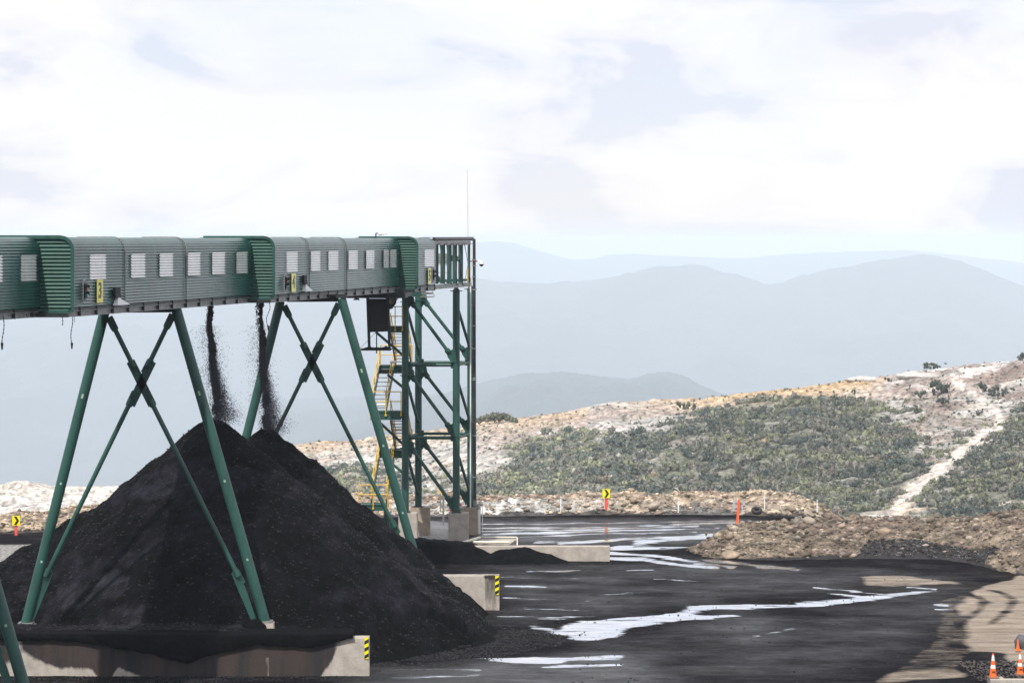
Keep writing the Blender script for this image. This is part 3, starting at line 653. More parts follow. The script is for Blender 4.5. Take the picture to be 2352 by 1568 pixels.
# boulders
def boulder(x, y, D, w, h, label, col=(.33,.25,.19), seed=0, grp='boulders lying on the rocky banks'):
    p = P(x, y, D); V, Fc = ICO2; s = seed
    V = V*(1+.30*fbm(V[:, 0]*1.3+s, V[:, 1]*1.3+V[:, 2]*2+s, s, 3))[:, None]
    nrm = np.random.default_rng(s); 
    for _ in range(7):
        d = nrm.normal(size=3); d /= np.linalg.norm(d); k = V@d; cut = nrm.uniform(.55, .85); V = V-np.clip(k-cut, 0, None)[:, None]*d
    V = V*np.array([w, w*.7, h]); a = nrm.uniform(-.3, .3); V = V@np.array([[math.cos(a),0,math.sin(a)],[0,1,0],[-math.sin(a),0,math.cos(a)]])
    nm = 'boulder_stone_%d' % (s % 3)
    m = material(nm, col, .85, var=.5, vscale=2.2, bump=.04, bscale=6)
    tag(np_mesh('boulder', V+np.array(p), Fc, m, origin=p), label, 'boulder', grp)
RC = [(.40,.31,.23), (.30,.24,.19), (.44,.38,.31)]
bl = [(2030,1222,136.2,.38,.30,'big tan boulder with an orange top on the near bank'), (1992,1198,138.8,.42,.24,'dark brown boulder on the crest of the near bank, above the big tan one'), (1858,1199,138.3,.34,.28,'squat brown boulder on the left shoulder of the near bank'),
      (1934,1208,137,.22,.16,'tan boulder beside a black lump on the near bank'), (1803,1195,138.5,.2,.14,'pale boulder highest on the left shoulder of the near bank'), (1686,1252,135.5,.55,.34,'large dark ledge boulder at the left end of the near bank'),
      (1683,1274,133.4,.5,.26,'dark rounded boulder at the foot of the near bank, beneath the ledge boulder'), (1900,1266,133.8,.28,.18,'dark flat boulder at the foot of the middle of the near bank'), (2340,1196,141,.4,.26,'tan boulder on the near bank crest at the right edge'),
      (2201,1221,139,.18,.18,'small square pale boulder high on the coal side of the near bank'), (2196,1234,137,.24,.12,'black coal covered boulder under the square pale one'),
      (1240,1165,155,.22,.2,'round brown boulder on grey gravel, left of the middle of the far bank'), (1180,1166,154.8,.22,.19,'brown boulder on grey gravel beside the pipe tower'), (1305,1164,154.6,.24,.2,'brown boulder left of the chevron sign on the far bank'),
      (1500,1161,154.8,.38,.25,'long pale boulder right of the chevron sign on the far bank'), (1455,1148,155.6,.26,.22,'rounded boulder upslope between the chevron sign and the long pale boulder'), (1513,1179,154,.30,.15,'low boulder at the road edge under the long pale boulder'),
      (1705,1180,154,.2,.12,'small dark boulder at the road edge behind the grey sign back'), (1818,1166,151.5,.26,.22,'pointed pale boulder between tyre and white marker post'), (1345,1133,157.2,.26,.14,'dark boulder breaking the skyline of the far bank'),
      (10,1188,147,.3,.24,'round dark boulder left of the left hand chevron sign')]
for i, b in enumerate(bl):
    c = (.02,.02,.022) if 'black coal' in b[5] else RC[i % 3]
    boulder(*b, col=c, seed=i*3+(i % 3))

# ================================================================== COAL PILE
pxs = np.arange(-27, 4.0, .09); pys = np.arange(97.75, 124.5, .11); CX, CY = np.meshgrid(pxs, pys)
def cone(cx, cy, h, s, flat=.35):
    d = np.hypot(CX-cx, CY-cy)*(1+.05*fbm(CX*.5, CY*.5, 301, 3)); return h-s*(np.sqrt(d*d+flat*flat)-flat)
cones = [cone(-11.15,107.8,8.17,.865,.22), cone(-9.72,113.4,7.42,.865,.22), cone(-11.75,108.6,8.02,.84,.2),
         cone(-14.5,109,5.3,.72,1.0), cone(-17.2,107,3.5,.62,1.5), cone(-20.5,105.5,2.1,.50,2), cone(-6.6,107.2,3.6,.74,1.2), cone(-4.2,108.6,1.9,.66,1.0)]
CZ = cones[0]
for c in cones[1:]:
    k = .07; hh = np.clip(.5+.5*(CZ-c)/k, 0, 1); CZ = c*(1-hh)+CZ*hh+k*hh*(1-hh)
slope_env = np.clip(CZ/1.0, 0, 1)*np.clip((8.4-CZ)/1.5, .25, 1)
rill = fbm((CX+CY*.25)*1.5, CZ*.55, 305, 4)
ter = CZ*1.5+1.6*fbm(CX*.5, CY*.35, 315, 4); ter = ter-np.floor(ter)
CZ = CZ+slope_env*(.22*fbm(CX*.55, CY*.45, 302, 5)+.20*fbm(CX*1.8, CY*1.4+CZ, 303, 5)+.10*rill+.13*sst(.25, .75, fbm(CX*.9, CZ*.8, 316, 4)+.5)*ter)
# slumped faces low on the pile
sl_ = inpoly(*[a for a in (1176+CX*F/CY+30*fbm(CX, CY, 307, 3), 548+(EYE-CZ)*F/CY+18*fbm(CX*1.3, CY, 308, 3))], [(860,1420),(960,1395),(1020,1405),(1090,1440),(1090,1490),(860,1495)])
CZ = np.where(sl_, CZ-.28+.22*fbm(CX*2, CY*2, 309, 4), CZ)
led_w = (1-sst(-6.6, -5.6, CX))*(1-sst(99.6, 101.8, CY)); ledz = np.interp(CX, [-20,-12,-9.6,-8.9,-8.0,-5.6], [1.46,1.52,1.50,1.38,1.33,1.33])+.09*fbm(CX*.6, CY*.6, 304, 4)
CZ = np.maximum(CZ, np.where(led_w > 0, ledz*led_w+(1-led_w)*-.3, -.3))
CZ = np.where((CY < 98.0) & (CX < -5.6), np.minimum(CZ, 1.40), CZ)
CZ = np.where((CY < 99.6) & (CX > -5.4), np.minimum(CZ, -.1), CZ)
CZ = np.maximum(CZ, -.12)
M_pile = material('piled_coal', (.0082,.0078,.0112), .80, var=.6, vscale=1.6, bump=.38, bscale=3.0, spec=.06, attr='tint')
ppx, ppy = 1176+CX*F/CY, 548+(EYE-CZ)*F/CY
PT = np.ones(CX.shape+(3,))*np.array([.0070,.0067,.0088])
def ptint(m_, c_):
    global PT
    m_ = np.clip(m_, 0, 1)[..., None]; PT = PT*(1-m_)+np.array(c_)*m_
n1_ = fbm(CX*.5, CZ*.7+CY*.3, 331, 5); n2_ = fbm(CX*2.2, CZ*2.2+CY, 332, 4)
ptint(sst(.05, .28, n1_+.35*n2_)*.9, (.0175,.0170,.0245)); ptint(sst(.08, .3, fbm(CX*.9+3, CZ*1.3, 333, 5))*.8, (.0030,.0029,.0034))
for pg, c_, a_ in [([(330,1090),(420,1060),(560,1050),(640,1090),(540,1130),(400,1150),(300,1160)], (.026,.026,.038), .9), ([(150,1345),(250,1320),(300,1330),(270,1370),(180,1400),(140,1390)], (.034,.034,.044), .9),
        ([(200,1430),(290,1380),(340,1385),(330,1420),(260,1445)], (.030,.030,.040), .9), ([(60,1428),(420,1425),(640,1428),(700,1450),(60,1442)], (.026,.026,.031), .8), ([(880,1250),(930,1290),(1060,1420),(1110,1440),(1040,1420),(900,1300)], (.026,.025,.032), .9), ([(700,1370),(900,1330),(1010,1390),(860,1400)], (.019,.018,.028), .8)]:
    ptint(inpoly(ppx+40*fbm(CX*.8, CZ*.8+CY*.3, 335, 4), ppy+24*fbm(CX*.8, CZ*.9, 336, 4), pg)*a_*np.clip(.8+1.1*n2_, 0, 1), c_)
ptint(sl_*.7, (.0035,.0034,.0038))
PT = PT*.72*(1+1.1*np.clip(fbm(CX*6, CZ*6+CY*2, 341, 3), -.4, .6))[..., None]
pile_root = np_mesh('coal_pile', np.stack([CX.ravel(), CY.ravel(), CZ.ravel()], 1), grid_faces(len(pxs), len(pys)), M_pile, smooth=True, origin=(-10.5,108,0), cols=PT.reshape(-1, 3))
tag(pile_root, 'huge black coal pile with twin peaks under the conveyor', 'coal pile')
# coal spilling down over the wall face
sp = [(X(x, 97.5), z) for x, z in ()]
su = np.linspace(-18.6, -5.45, 260); pxu = 1176+su*F/97.5
bot = np.interp(pxu, [45,100,160,230,330,400,430,460,520,590,640,720,775,800], [1472,1472,1474,1483,1500,1519,1524,1512,1497,1482,1485,1489,1474,1466])
bz = EYE-(bot+4*fbm(su*3, su*0, 311, 3)-548)*97.5/F
tt = np.linspace(0, 1, 14); SU, ST = np.meshgrid(su, tt); BZ = np.interp(SU, su, bz)
SZ = 1.50-(1.50-BZ)*ST; SY = 98.0-.50*sst(0, .10, ST)-.08*np.sin(ST*math.pi)+ (ST > .93)*.12+.03*fbm(SU*3, SZ*3, 312, 3)
SY = np.where(ST <= 0, 98.6, SY)
tag(np_mesh('coal_spill', np.stack([SU.ravel(), SY.ravel(), SZ.ravel()], 1), grid_faces(260, 14), M_heap, smooth=True, parent=pile_root))
# loose lumps: on the pile and fanned out over the ground
def scatter_px(poly, n, smin, smax, zfun=None):
    xa = rng.uniform(min(p[0] for p in poly), max(p[0] for p in poly), n*4); ya = rng.uniform(min(p[1] for p in poly), max(p[1] for p in poly), n*4)
    m = inpoly(xa+20*fbm(xa/40, ya/20, 5, 3), ya, poly); xa = xa[m][:n]; ya = ya[m][:n]; D = EYE*F/(ya-548)
    s = smin*(smax/smin)**(rng.uniform(0, 1, len(xa))**2)
    return np.stack([(xa-1176)*D/F, D, np.zeros(len(xa))+s*.3], 1), s
p1, s1 = scatter_px([(846,1478),(1090,1468),(1130,1432),(1200,1440),(1300,1460),(1290,1482),(1220,1492),(1080,1522),(980,1540),(846,1545)], 9000, .012, .05)
p2_, s2_ = scatter_px([(990,1440),(1300,1452),(1330,1470),(1220,1500),(1040,1545),(850,1556)], 1500, .01, .035)
p3, s3 = scatter_px([(1100,1398),(1160,1396),(1230,1408),(1120,1420)], 700, .012, .04)
p7, s7 = scatter_px([(1150,1310),(2200,1320),(2150,1500),(1900,1568),(1300,1568),(1300,1470),(1150,1420)], 1800, .012, .06)
p4, s4 = scatter_px([(1180,1288),(1402,1292),(1405,1299),(1180,1298)], 900, .015, .045)
p5, s5 = scatter_px([(-40,1552),(900,1546),(880,1560),(-40,1575)], 2500, .015, .05)
kp = rng.choice(CZ.size, 9000, p=((CZ > .2)*(CY > 98)*(CY < 114)).ravel()/((CZ > .2)*(CY > 98)*(CY < 114)).sum()); s6 = .02*(3.6)**(rng.uniform(0, 1, len(kp))**2.2)
p6 = np.stack([CX.ravel()[kp], CY.ravel()[kp], CZ.ravel()[kp]+s6*.3], 1)
v, f = chunks(np.concatenate([p1, p2_, p3, p4, p5, p6, p7]), np.concatenate([s1, s2_, s3, s4, s5, s6, s7]))
tag(np_mesh('loose_coal', v, f, M_coalchunk), 'loose lumps of coal fanned out around the pile and walls', 'loose coal', kind='stuff')

# coal heap by the rear wall and under the tower
qx = np.arange(-8.5, 3.2, .07); qy = np.arange(130.2, 141.5, .1); QX, QY = np.meshgrid(qx, qy)
hz = np.interp(QX, [-8.5,-6,-4.5,-3.2,-2,-1,-.2,.6,1.3,2.2,2.9], [.6,.95,1.0,.95,.85,.42,.65,.72,.50,.18,-.05])
front = hz*sst(130.9, 132.15, QY+.2*fbm(QX*1.5, QY, 321, 3))*(1-sst(132.3, 132.6, QY)*(QX > -1.3))*(1-sst(133.2, 135.6, QY))
backh = np.interp(QX, [-8.5,-5,-3,-1,.5,1.4,2.2], [.95,.85,.62,.50,.42,.30,-.1])*sst(132.4, 133.6, QY)*(1-sst(134.6, 137.2, QY))
QZ = np.maximum(front, backh)+.16*fbm(QX*1.6, QY*1.6, 322, 5)*np.clip(np.maximum(front, backh)*4, 0, 1)-.04
tag(np_mesh('coal_heap', np.stack([QX.ravel(), QY.ravel(), QZ.ravel()], 1), grid_faces(len(qx), len(qy)), M_heap, smooth=True, origin=(-2,133,0)), 'low uneven coal heap banked against the rearmost wall', 'coal heap')

# ================================================================== CONCRETE WALLS
def wall(x0, x1, D, z1, th, label, stainfun=None, zb=-.15, mat=None, hz=None):
    n = max(8, int((x1-x0)/.08)); m = 22
    u = np.linspace(x0, x1, n); w = np.linspace(zb, z1, m); A, Bz = np.meshgrid(u, w)
    edge = (Bz > z1-.02)
    V = []; Fc = []
    Yf = D+.012*fbm(A*1.2, Bz*1.2, 401, 3)+edge*.02
    V.append(np.stack([A.ravel(), Yf.ravel(), (Bz-edge*.012*(1+fbm(A*6, Bz, 402, 3))).ravel()], 1)); Fc.append(grid_faces(n, m))
    st = stainfun(A, Bz) if stainfun else np.zeros(A.shape)
    k = n*m; top0 = V[0][-n:]
    topV = np.stack([u, np.full(n, D+th), top0[:, 2]], 1); V.append(topV); i = np.arange(n-1)
    Fc.append(np.stack([(m-1)*n+i, (m-1)*n+i+1, k+i+1, k+i], 1))
    k2 = k+n; V.append(np.stack([u, np.full(n, D+th), np.full(n, zb)], 1)); Fc.append(np.stack([k+i, k+i+1, k2+i+1, k2+i], 1))
    V = np.concatenate(V); F_ = list(map(tuple, np.concatenate(Fc)))
    right = [j*n+n-1 for j in range(m)]+[k+n-1, k2+n-1]; left = [j*n for j in range(m)]+[k, k2]
    me = bpy.data.meshes.new('concrete_wall'); me.from_pydata([tuple(v) for v in V], [], F_+[tuple(right), tuple(left[::-1])]); 
    a = me.attributes.new('stain', 'FLOAT', 'POINT'); s = np.zeros(len(V), np.float32); s[:k] = st.ravel(); s[k:k2] = .3*st[-1]; a.data.foreach_set('value', s)
    org = ((x0+x1)/2, D, 0); o = link_mesh('concrete_wall', me, mat or M_conc, origin=org); tag(o, label, 'concrete wall', 'concrete bunker walls')
    if hz:                                   # black and yellow hazard board, a part fixed to the end of the wall
        hx0, hx1, hz0, hz1 = hz; b = MB(); b.bbox((hx0, D-.035, hz0), (hx1, D-.016, hz1)); p = b.build('hazard_board', M_signyel, parent=o)
        s_ = MB(); w_ = hx1-hx0; nstr = 3; pitch = (hz1-hz0)/nstr
        for j in range(nstr):
            zz = hz0+pitch*j; pts = [(hx0, zz), (hx1, zz+w_*.55), (hx1, min(hz1, zz+w_*.55+pitch*.5)), (hx0, zz+pitch*.5)]
            s_.prism([(a_, D-.039, b_) for a_, b_ in pts], (0, .003, 0))
        s_.build('stripes', M_signblack, parent=p)
    return o
def stain1(A, B):
    x = 1176+A*F/97.6
    base = np.interp(x, [-200,20,45,60,100,230,260,420,500,560,600,690,720,760,790,848], [.9,.5,.15,.5,.85,.75,.95,1.0,.95,.9,.95,.95,.8,.55,.0,-.1])
    drop = np.interp(x, [-200,30,60,130,210,240,270,420,520,560,600,640,690,720,760,800], [.7,.5,.3,.55,.62,1.0,.55,1.1,1.4,.9,1.4,1.4,1.2,1.0,.5,.05])
    frac = (1.35-B)/1.5
    tong = np.exp(-((x-615)/11)**2)*(frac > .45)*.9+np.exp(-((x-425)/8)**2)*.0
    return np.clip(base*1.35*(1-sst(drop-.15, drop+.3, frac))+.12-tong, 0, 1.4)
def dark_end2(A, B):  # middle wall set darker along its right end and top edge
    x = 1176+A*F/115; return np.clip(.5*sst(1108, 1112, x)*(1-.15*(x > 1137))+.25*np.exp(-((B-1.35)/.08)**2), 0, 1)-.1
wall(-24, -4.9, 97.6, 1.35, .42, 'nearest concrete wall, stained black by spilled coal along its left part', stain1, hz=(-5.06,-4.92,.60,1.33))
wall(-12, -.51, 115.0, 1.41, .42, 'middle concrete wall, mostly buried behind the coal pile', dark_end2, hz=(-.68,-.53,.62,1.38))
wall(-7, 4.55, 132.3, .72, .40, 'rearmost low pale concrete wall beyond the coal heap', None)

# ================================================================== CONVEYOR GALLERY
ZT, ZBW = 15.03, 12.87; GW = 3.0; RC_ = .38; PITCH = .094; AMP = .018
def profile():
    """outline of the cladding: right wall up, over the roof, down the left wall; (s, dx, z, nx, nz)"""
    pts = []; hw = GW
    def add(x, z, nx_, nz_): pts.append((x, z, nx_, nz_))
    hgt = ZT-RC_-ZBW; q = PITCH/6
    n = int(hgt/q); 
    for i in range(n): add(0, ZBW+hgt*i/n, 1, 0)
    m = int(RC_*math.pi/2/q)
    for i in range(m): a = math.pi/2*i/m; add(-RC_+RC_*math.cos(a), ZT-RC_+RC_*math.sin(a), math.cos(a), math.sin(a))
    n2 = int((hw-2*RC_)/q)
    for i in range(n2): add(-RC_-(hw-2*RC_)*i/n2, ZT, 0, 1)
    for i in range(m): a = math.pi/2+math.pi/2*i/m; add(-hw+RC_+RC_*math.cos(a), ZT-RC_+RC_*math.sin(a), math.cos(a), math.sin(a))
    for i in range(n+1): add(-hw, ZT-RC_-hgt*i/n, -1, 0)
    return np.array(pts), n
PR, NWALL = profile()
ss = np.concatenate([[0], np.cumsum(np.hypot(np.diff(PR[:, 0]), np.diff(PR[:, 1])))])
wav = AMP*np.tanh(1.9*np.cos(2*np.pi*ss/PITCH))/.956
PX = PR[:, 0]+PR[:, 2]*wav; PZ = PR[:, 1]+PR[:, 3]*wav
bays = [(-14.67-.19*18.5, 70.0, .19, 88.5), (-13.70, 88.5, .193, 108.3), (-9.10, 108.3, .184, 130.0), (-4.36, 130.0, .19, 134.0)]
def bx_(b, D): return b[0]+b[2]*(D-b[1])
def bay_D(b, x): return (b[0]-b[2]*b[1])/((x-1176)/F-b[2])
gal = empty('conveyor_gallery', (-9.5, 105, 12.8), 'long elevated conveyor gallery clad in green corrugated steel with pale window sheets', 'conveyor gallery')
wins = [[(-230,-185),(-140,-100),(-62,-20),(-12,4),(47,83)], [(205,243),(300,333),(365,397),(430,459),(487,515),(543,567)], [(658,682),(714,734),(754,776),(800,821),(840,860),(880,893),(896,910)], [(975,996)]]
seams = [[], [286, 427], [710, 796], []]
for bi, b in enumerate(bays):
    cut = [b[1]]+[bay_D(b, s) for s in seams[bi]]+[b[3]]
    for si, (d0, d1) in enumerate(zip(cut[:-1], cut[1:])):
        ov = .0 if si == 0 else -.06; grow = .0-.012*si
        nD = max(2, int((d1-d0)/1.2)); ds = np.linspace(d0+ov, d1, nD)
        V = np.concatenate([np.stack([PX*(1)+bx_(b, d)+PR[:, 2]*grow+(.012*math.sin(d*1.7)), np.full(len(PX), d), PZ+PR[:, 3]*grow], 1) for d in ds])
        np_mesh('cladding', V, grid_faces(len(PX), nD), M_cladding, parent=gal, smooth=True)
        # edge trim: a thin raised rib where one sheet laps the next
        if si > 0:
            t_ = MB(); k_ = range(0, len(PR), 3)
            for a0, a1 in zip(list(k_)[:-1], list(k_)[1:]):
                if PR[a0, 0] < -1.5: break
                t_.tube((bx_(b, d0)+PR[a0, 0]+PR[a0, 2]*.02, d0-.03, PR[a0, 1]+PR[a0, 3]*.02), (bx_(b, d0)+PR[a1, 0]+PR[a1, 2]*.02, d0-.03, PR[a1, 1]+PR[a1, 3]*.02), .022, n=5, caps=False)
            t_.build('lap_trim', M_galv, parent=gal)
    # windows
    iz0 = np.argmin(abs(PR[:NWALL, 1]-13.69)); iz1 = np.argmin(abs(PR[:NWALL, 1]-14.50))
    for (wa, wb) in wins[bi]:
        da, db = bay_D(b, wa), bay_D(b, wb); 
        if da > db: da, db = db, da
        ii = np.arange(iz0, iz1+1); V = np.concatenate([np.stack([PX[ii]+bx_(b, d)+.014+.012*math.sin(d*1.7), np.full(len(ii), d), PZ[ii]], 1) for d in (da, (da+db)/2, db)])
        np_mesh('window', V, grid_faces(len(ii), 3), M_window, parent=gal, smooth=True)
    # floor pan and side channel with brackets
    m = MB()
    for d0 in np.arange(b[1], b[3]-.01, 1.55):
        d1 = min(d0+1.55, b[3]); xa, xb = bx_(b, d0), bx_(b, d1)
        m.add([(xa-.02,d0,12.84),(xb-.02,d1,12.84),(xb-GW+.02,d1,12.84),(xa-GW+.02,d0,12.84),(xa-.02,d0,12.74),(xb-.02,d1,12.74),(xb-GW+.02,d1,12.74),(xa-GW+.02,d0,12.74)], [(0,1,2,3),(4,7,6,5),(0,4,5,1),(2,6,7,3),(0,3,7,4),(1,5,6,2)])
    m.build('floor_pan', M_steeldark, parent=gal)
    c = MB(); br = MB()
    c.bar((bx_(b, b[1])-.10, b[1], 12.66), (bx_(b, b[3])-.10, b[3], 12.66), .05, .15)
    for zz in (12.745, 12.575): c.bar((bx_(b, b[1])-.06, b[1], zz), (bx_(b, b[3])-.06, b[3], zz), .12, .02)
    for d0 in np.arange(b[1]+.8, b[3], 1.55):
        xa = bx_(b, d0); br.bbox((xa-.09, d0-.03, 12.56), (xa+.01, d0+.03, 12.86)); br.bbox((xa-GW+.2, d0-.05, 12.60), (xa-.12, d0+.05, 12.735))
    c.build('side_channel', M_galv, parent=gal); build_each(br, 'bracket', M_steeldark, gal)
    # green end wall where the gallery steps outwards
    x1 = b[0]+.05; x0 = x1-GW-.1; rows = np.arange(0, int((ZT+.04-12.72)/(.118/6)))*(.118/6)+12.72
    def ext(z):
        rt, rb = .42, .16; top = ZT+.04; bot = 12.70
        if z > top-rt: dz = z-(top-rt); return rt-math.sqrt(max(0, rt*rt-dz*dz))
        if z < bot+rb: dz = bot+rb-z; return rb-math.sqrt(max(0, rb*rb-dz*dz))
        return 0
    V = [];
    for z in rows:
        y = b[1]-.03-.018*math.cos(2*math.pi*z/.118); V += [(x0+ext(z), y, z), (x1-ext(z), y, z)]
    np_mesh('end_wall', V, grid_faces(2, len(rows)), M_endwall, parent=gal, smooth=True)
    fl = MB(); outl = []
    for z in np.concatenate([[12.70], np.linspace(12.72, 12.86, 6), [13.3, 14.0], np.linspace(14.65, ZT+.04, 14)]): outl.append((x1-ext(z), z))
    outl += [(x0+.4, ZT+.04)]
    outl = [(x1-.9, 12.70)]+outl
    for (xa, za), (xb, zb2) in zip(outl[:-1], outl[1:]):
        if math.hypot(xb-xa, zb2-za) < 1e-4: continue
        nx_, nz_ = (zb2-za), -(xb-xa); l_ = math.hypot(nx_, nz_); nx_ /= l_; nz_ /= l_
        q0 = .035; q1 = -.075
        pts = [(xa+nx_*q0, za+nz_*q0), (xb+nx_*q0, zb2+nz_*q0), (xb+nx_*q1, zb2+nz_*q1), (xa+nx_*q1, za+nz_*q1)]
        fl.prism([(p[0], b[1]-.085, p[1]) for p in pts], (0, .12, 0))
    fl.build('end_flange', M_green, parent=gal)
    nb = MB(); nb.bbox((x0+.3, b[1]-.35, 12.56), (x1-.12, b[1]-.1, 12.69)); nb.build('end_beam', M_steeldark, parent=gal)
# closing sheet at the head end
b4 = bays[3]; cz = MB(); xe = bx_(b4, 134.0); cz.add([(xe-GW+.1,133.99,12.87),(xe-.05,133.99,12.87),(xe-.05,133.99,14.7),(xe-.4,133.99,15.0),(xe-GW+.4,133.99,15.0),(xe-GW+.1,133.99,14.7)], [(0,1,2,3,4,5)]); cz.build('head_wall', M_steeldark, parent=gal)

# things fixed to the gallery side
def on_wall(b, x): D = bay_D(b, x); return bx_(b, D), D
def wall_rot(b):                                # x of the sign runs along the wall away from the viewer, z up, y out of wall
    u = Vector((b[2], 1, 0)).normalized(); n = Vector((u.y, -u.x, 0)); return Matrix((u, Vector((0,0,1)), n)).transposed()
GWL = 'numbered yellow boards on the gallery side'
for b, (xa, xb, ya, yb), num, lab, lrow in ((bays[1], (219,233,642,695), '3', 'yellow board with black number 3 on the gallery', None),
        (bays[2], (666,677,628,670), '4', 'yellow board with black number 4 on the gallery', None), (bays[3], (980,988.5,616,652), '5', 'yellow board with black number 5 at the gallery head end', None)):
    Xc, Dc = on_wall(b, (xa+xb)/2); R = wall_rot(b); da, db = bay_D(b, xa), bay_D(b, xb); w = min(abs(db-da)*1.02, .62); h = (yb-ya)*Dc/F; zc = Z((ya+yb)/2, Dc)
    c = Vector((Xc, Dc, zc)); nrm = R @ Vector((0,0,1)); r = empty('number_board', c, lab, 'sign', GWL)
    m = MB(); m.box(c+nrm*.05, (w, h, .012), R); m.build('panel', M_signyel, parent=r)
    text('number', num, h*.95, c+nrm*.060, R, M_signblack, r, xs=w/h*1.25)
for b, (xa, xb, ya, yb), lab, on in ((bays[1], (187,194,642,695), 'two lamp traffic signal left of the number 3 board', 'g'), (bays[2], (650,655,628,671), 'two lamp traffic signal left of the number 4 board', 'r'), (bays[3], (990,993.5,612,650), 'two lamp traffic signal right of the number 5 board', 'g')):
    Xc, Dc = on_wall(b, (xa+xb)/2); R = wall_rot(b); h = (yb-ya)*Dc/F; zc = Z((ya+yb)/2, Dc); w = .27
    c = Vector((Xc, Dc, zc)); nrm = R @ Vector((0,0,1)); u = R @ Vector((1,0,0)); r = empty('traffic_signal', c, lab, 'traffic light', 'traffic signals on the gallery side')
    def rr(w_, h_, rad, z_):
        pts = []
        for k in range(24):
            a = 2*math.pi*k/24; sx = 1 if math.cos(a) > 0 else -1; sz = 1 if math.sin(a) > 0 else -1
            pts.append(c+u*((w_/2-rad)*sx+rad*math.cos(a))+Vector((0,0,1))*((h_/2-rad)*sz+rad*math.sin(a))+nrm*z_)
        return pts
    m = MB(); m.prism(rr(w, h, w*.45, .045), nrm*.012); m.build('border_plate', M_white, parent=r)
    m = MB(); m.prism(rr(w*.8, h*.95, w*.36, .058), nrm*.012); m.build('backing_plate', material('signal_grey', (.14,.12,.13), .5), parent=r)
    m = MB(); m.box(c+nrm*.095, (.20, h*.64, .05), R); m.build('lamp_housing', M_steeldark, parent=r)
    for k, mm in ((.14, M_lens_red), (-.14, M_lens_green)):
        m = MB(); q = c+Vector((0,0,k*h))+nrm*.12
        m.tube(q, q+nrm*.035, .085, .05, 14); m.build('lens', mm, parent=r, smooth=True)
        m = MB(); n8 = 12; 
        for j in range(n8//2):
            a0, a1 = math.pi*j/(n8//2), math.pi*(j+1)/(n8//2); g_ = lambda a, z_: q+u*(.10*math.cos(a))+Vector((0,0,.10*math.sin(a)))+nrm*z_
            m.add([g_(a0, 0), g_(a1, 0), g_(a1, .07), g_(a0, .07)], [(0,1,2,3)])
        m.build('visor', M_steeldark, parent=r)
for b, (xa, xb, y0, y1, y2), lab in ((bays[1], (257,284,660,682,700), 'dark horn speaker over a pale wedge hood, right of board 3'), (bays[2], (692,706,632,652,668), 'dark horn speaker over a pale wedge hood, right of board 4')):
    da, db = bay_D(b, xa), bay_D(b, xb); Dm = (da+db)/2; R = wall_rot(b); u = R @ Vector((1,0,0)); nrm = R @ Vector((0,0,1)); za, zm, zb2 = Z(y0, Dm), Z(y1, Dm), Z(y2, Dm)
    w = db-da; base = Vector((bx_(b, da), da, zb2)); r = empty('wall_fixture', base, lab, 'outlet hood', 'fixtures with pale hoods on the gallery side')
    q = base+u*w*.25+Vector((0,0,zm-zb2)); m = MB(); m.box(q+nrm*.07+Vector((0,0,(za-zm)*.5)), (w*.45, (za-zm)*1.0, .09), R); m.box(q+nrm*.09+Vector((0,0,(za-zm)*.1)), (w*.5, (za-zm)*.25, .10), R); m.build('speaker', M_black, parent=r)
    hh = zm-zb2; p = [base+nrm*.03, base+u*w+nrm*.03, base+u*w*.25+nrm*.03+Vector((0,0,hh)), base+nrm*.20, base+u*w+nrm*.24, base+u*w*.25+nrm*.12+Vector((0,0,hh))]
    m = MB(); m.add(p, [(0,2,1),(3,4,5),(0,3,5,2),(1,2,5,4),(0,1,4,3)]); m.build('hood', M_white, parent=r)

# street lamp on the gallery roof
D0 = 127.0; base = P(863, 549, D0); r = empty('roof_lamp', base, 'small arm lamp standing on the gallery roof', 'lamp')
m = MB(); m.tube(base, P(863.5, 535.5, D0), .028, n=8); m.tube(P(863.5, 535.5, D0), P(872, 536, D0), .022, n=8); m.build('pole', M_steeldark, parent=r)
m = MB(); m.tube(P(870, 537, D0), P(888, 535.5, D0), .085, .055, 12); m.bar(P(873, 538.2, D0), P(886, 537.2, D0), .12, .05); m.build('lamp_head', M_white, parent=r, smooth=True)

# hanging chains and cords under the gallery
def hanging(x, y0, y1, D, lab, knot=True, wig=.03, cord=False):
    top = P(x, y0, D); L_ = (y1-y0)*D/F; r = empty('hanging_chain', top, lab, 'chain', 'chains and cords hanging under the gallery')
    n = max(4, int(L_/.055)); m = MB(); prev = top
    for i in range(n):
        p = top+Vector((wig*math.sin(i*.35), 0, -L_*(i+1)/n))
        if cord: m.tube(prev, p, .008, n=5, caps=False)
        else:
            m.tube(prev, p, .017 if i % 2 else .010, n=5)
        prev = p
    m.build('chain', M_steeldark, parent=r)
    if knot: k = MB(); k.tube(prev+Vector((0,0,.04)), prev+Vector((0,0,-.16)), .045, .02, 7); k.build('weight', M_steeldark, parent=r)
hanging(7, 722, 790, 80, 'long chain with a weight below the gallery at the left edge'); hanging(165, 712, 790, 92, 'long chain with a weight below the first green end wall')
hanging(142, 714, 747, 90, 'short black cord left of the long chain by the first end wall', False); hanging(61, 721, 730, 85, 'short stub of chain between the two leftmost chains', False)
hanging(168, 714, 740, 92, 'thin loose cord beside the long chain under the first end wall', False, .05, True)
hanging(616, 686, 750, 109, 'kinked cord with a weight beside the falling coal', True, .07)

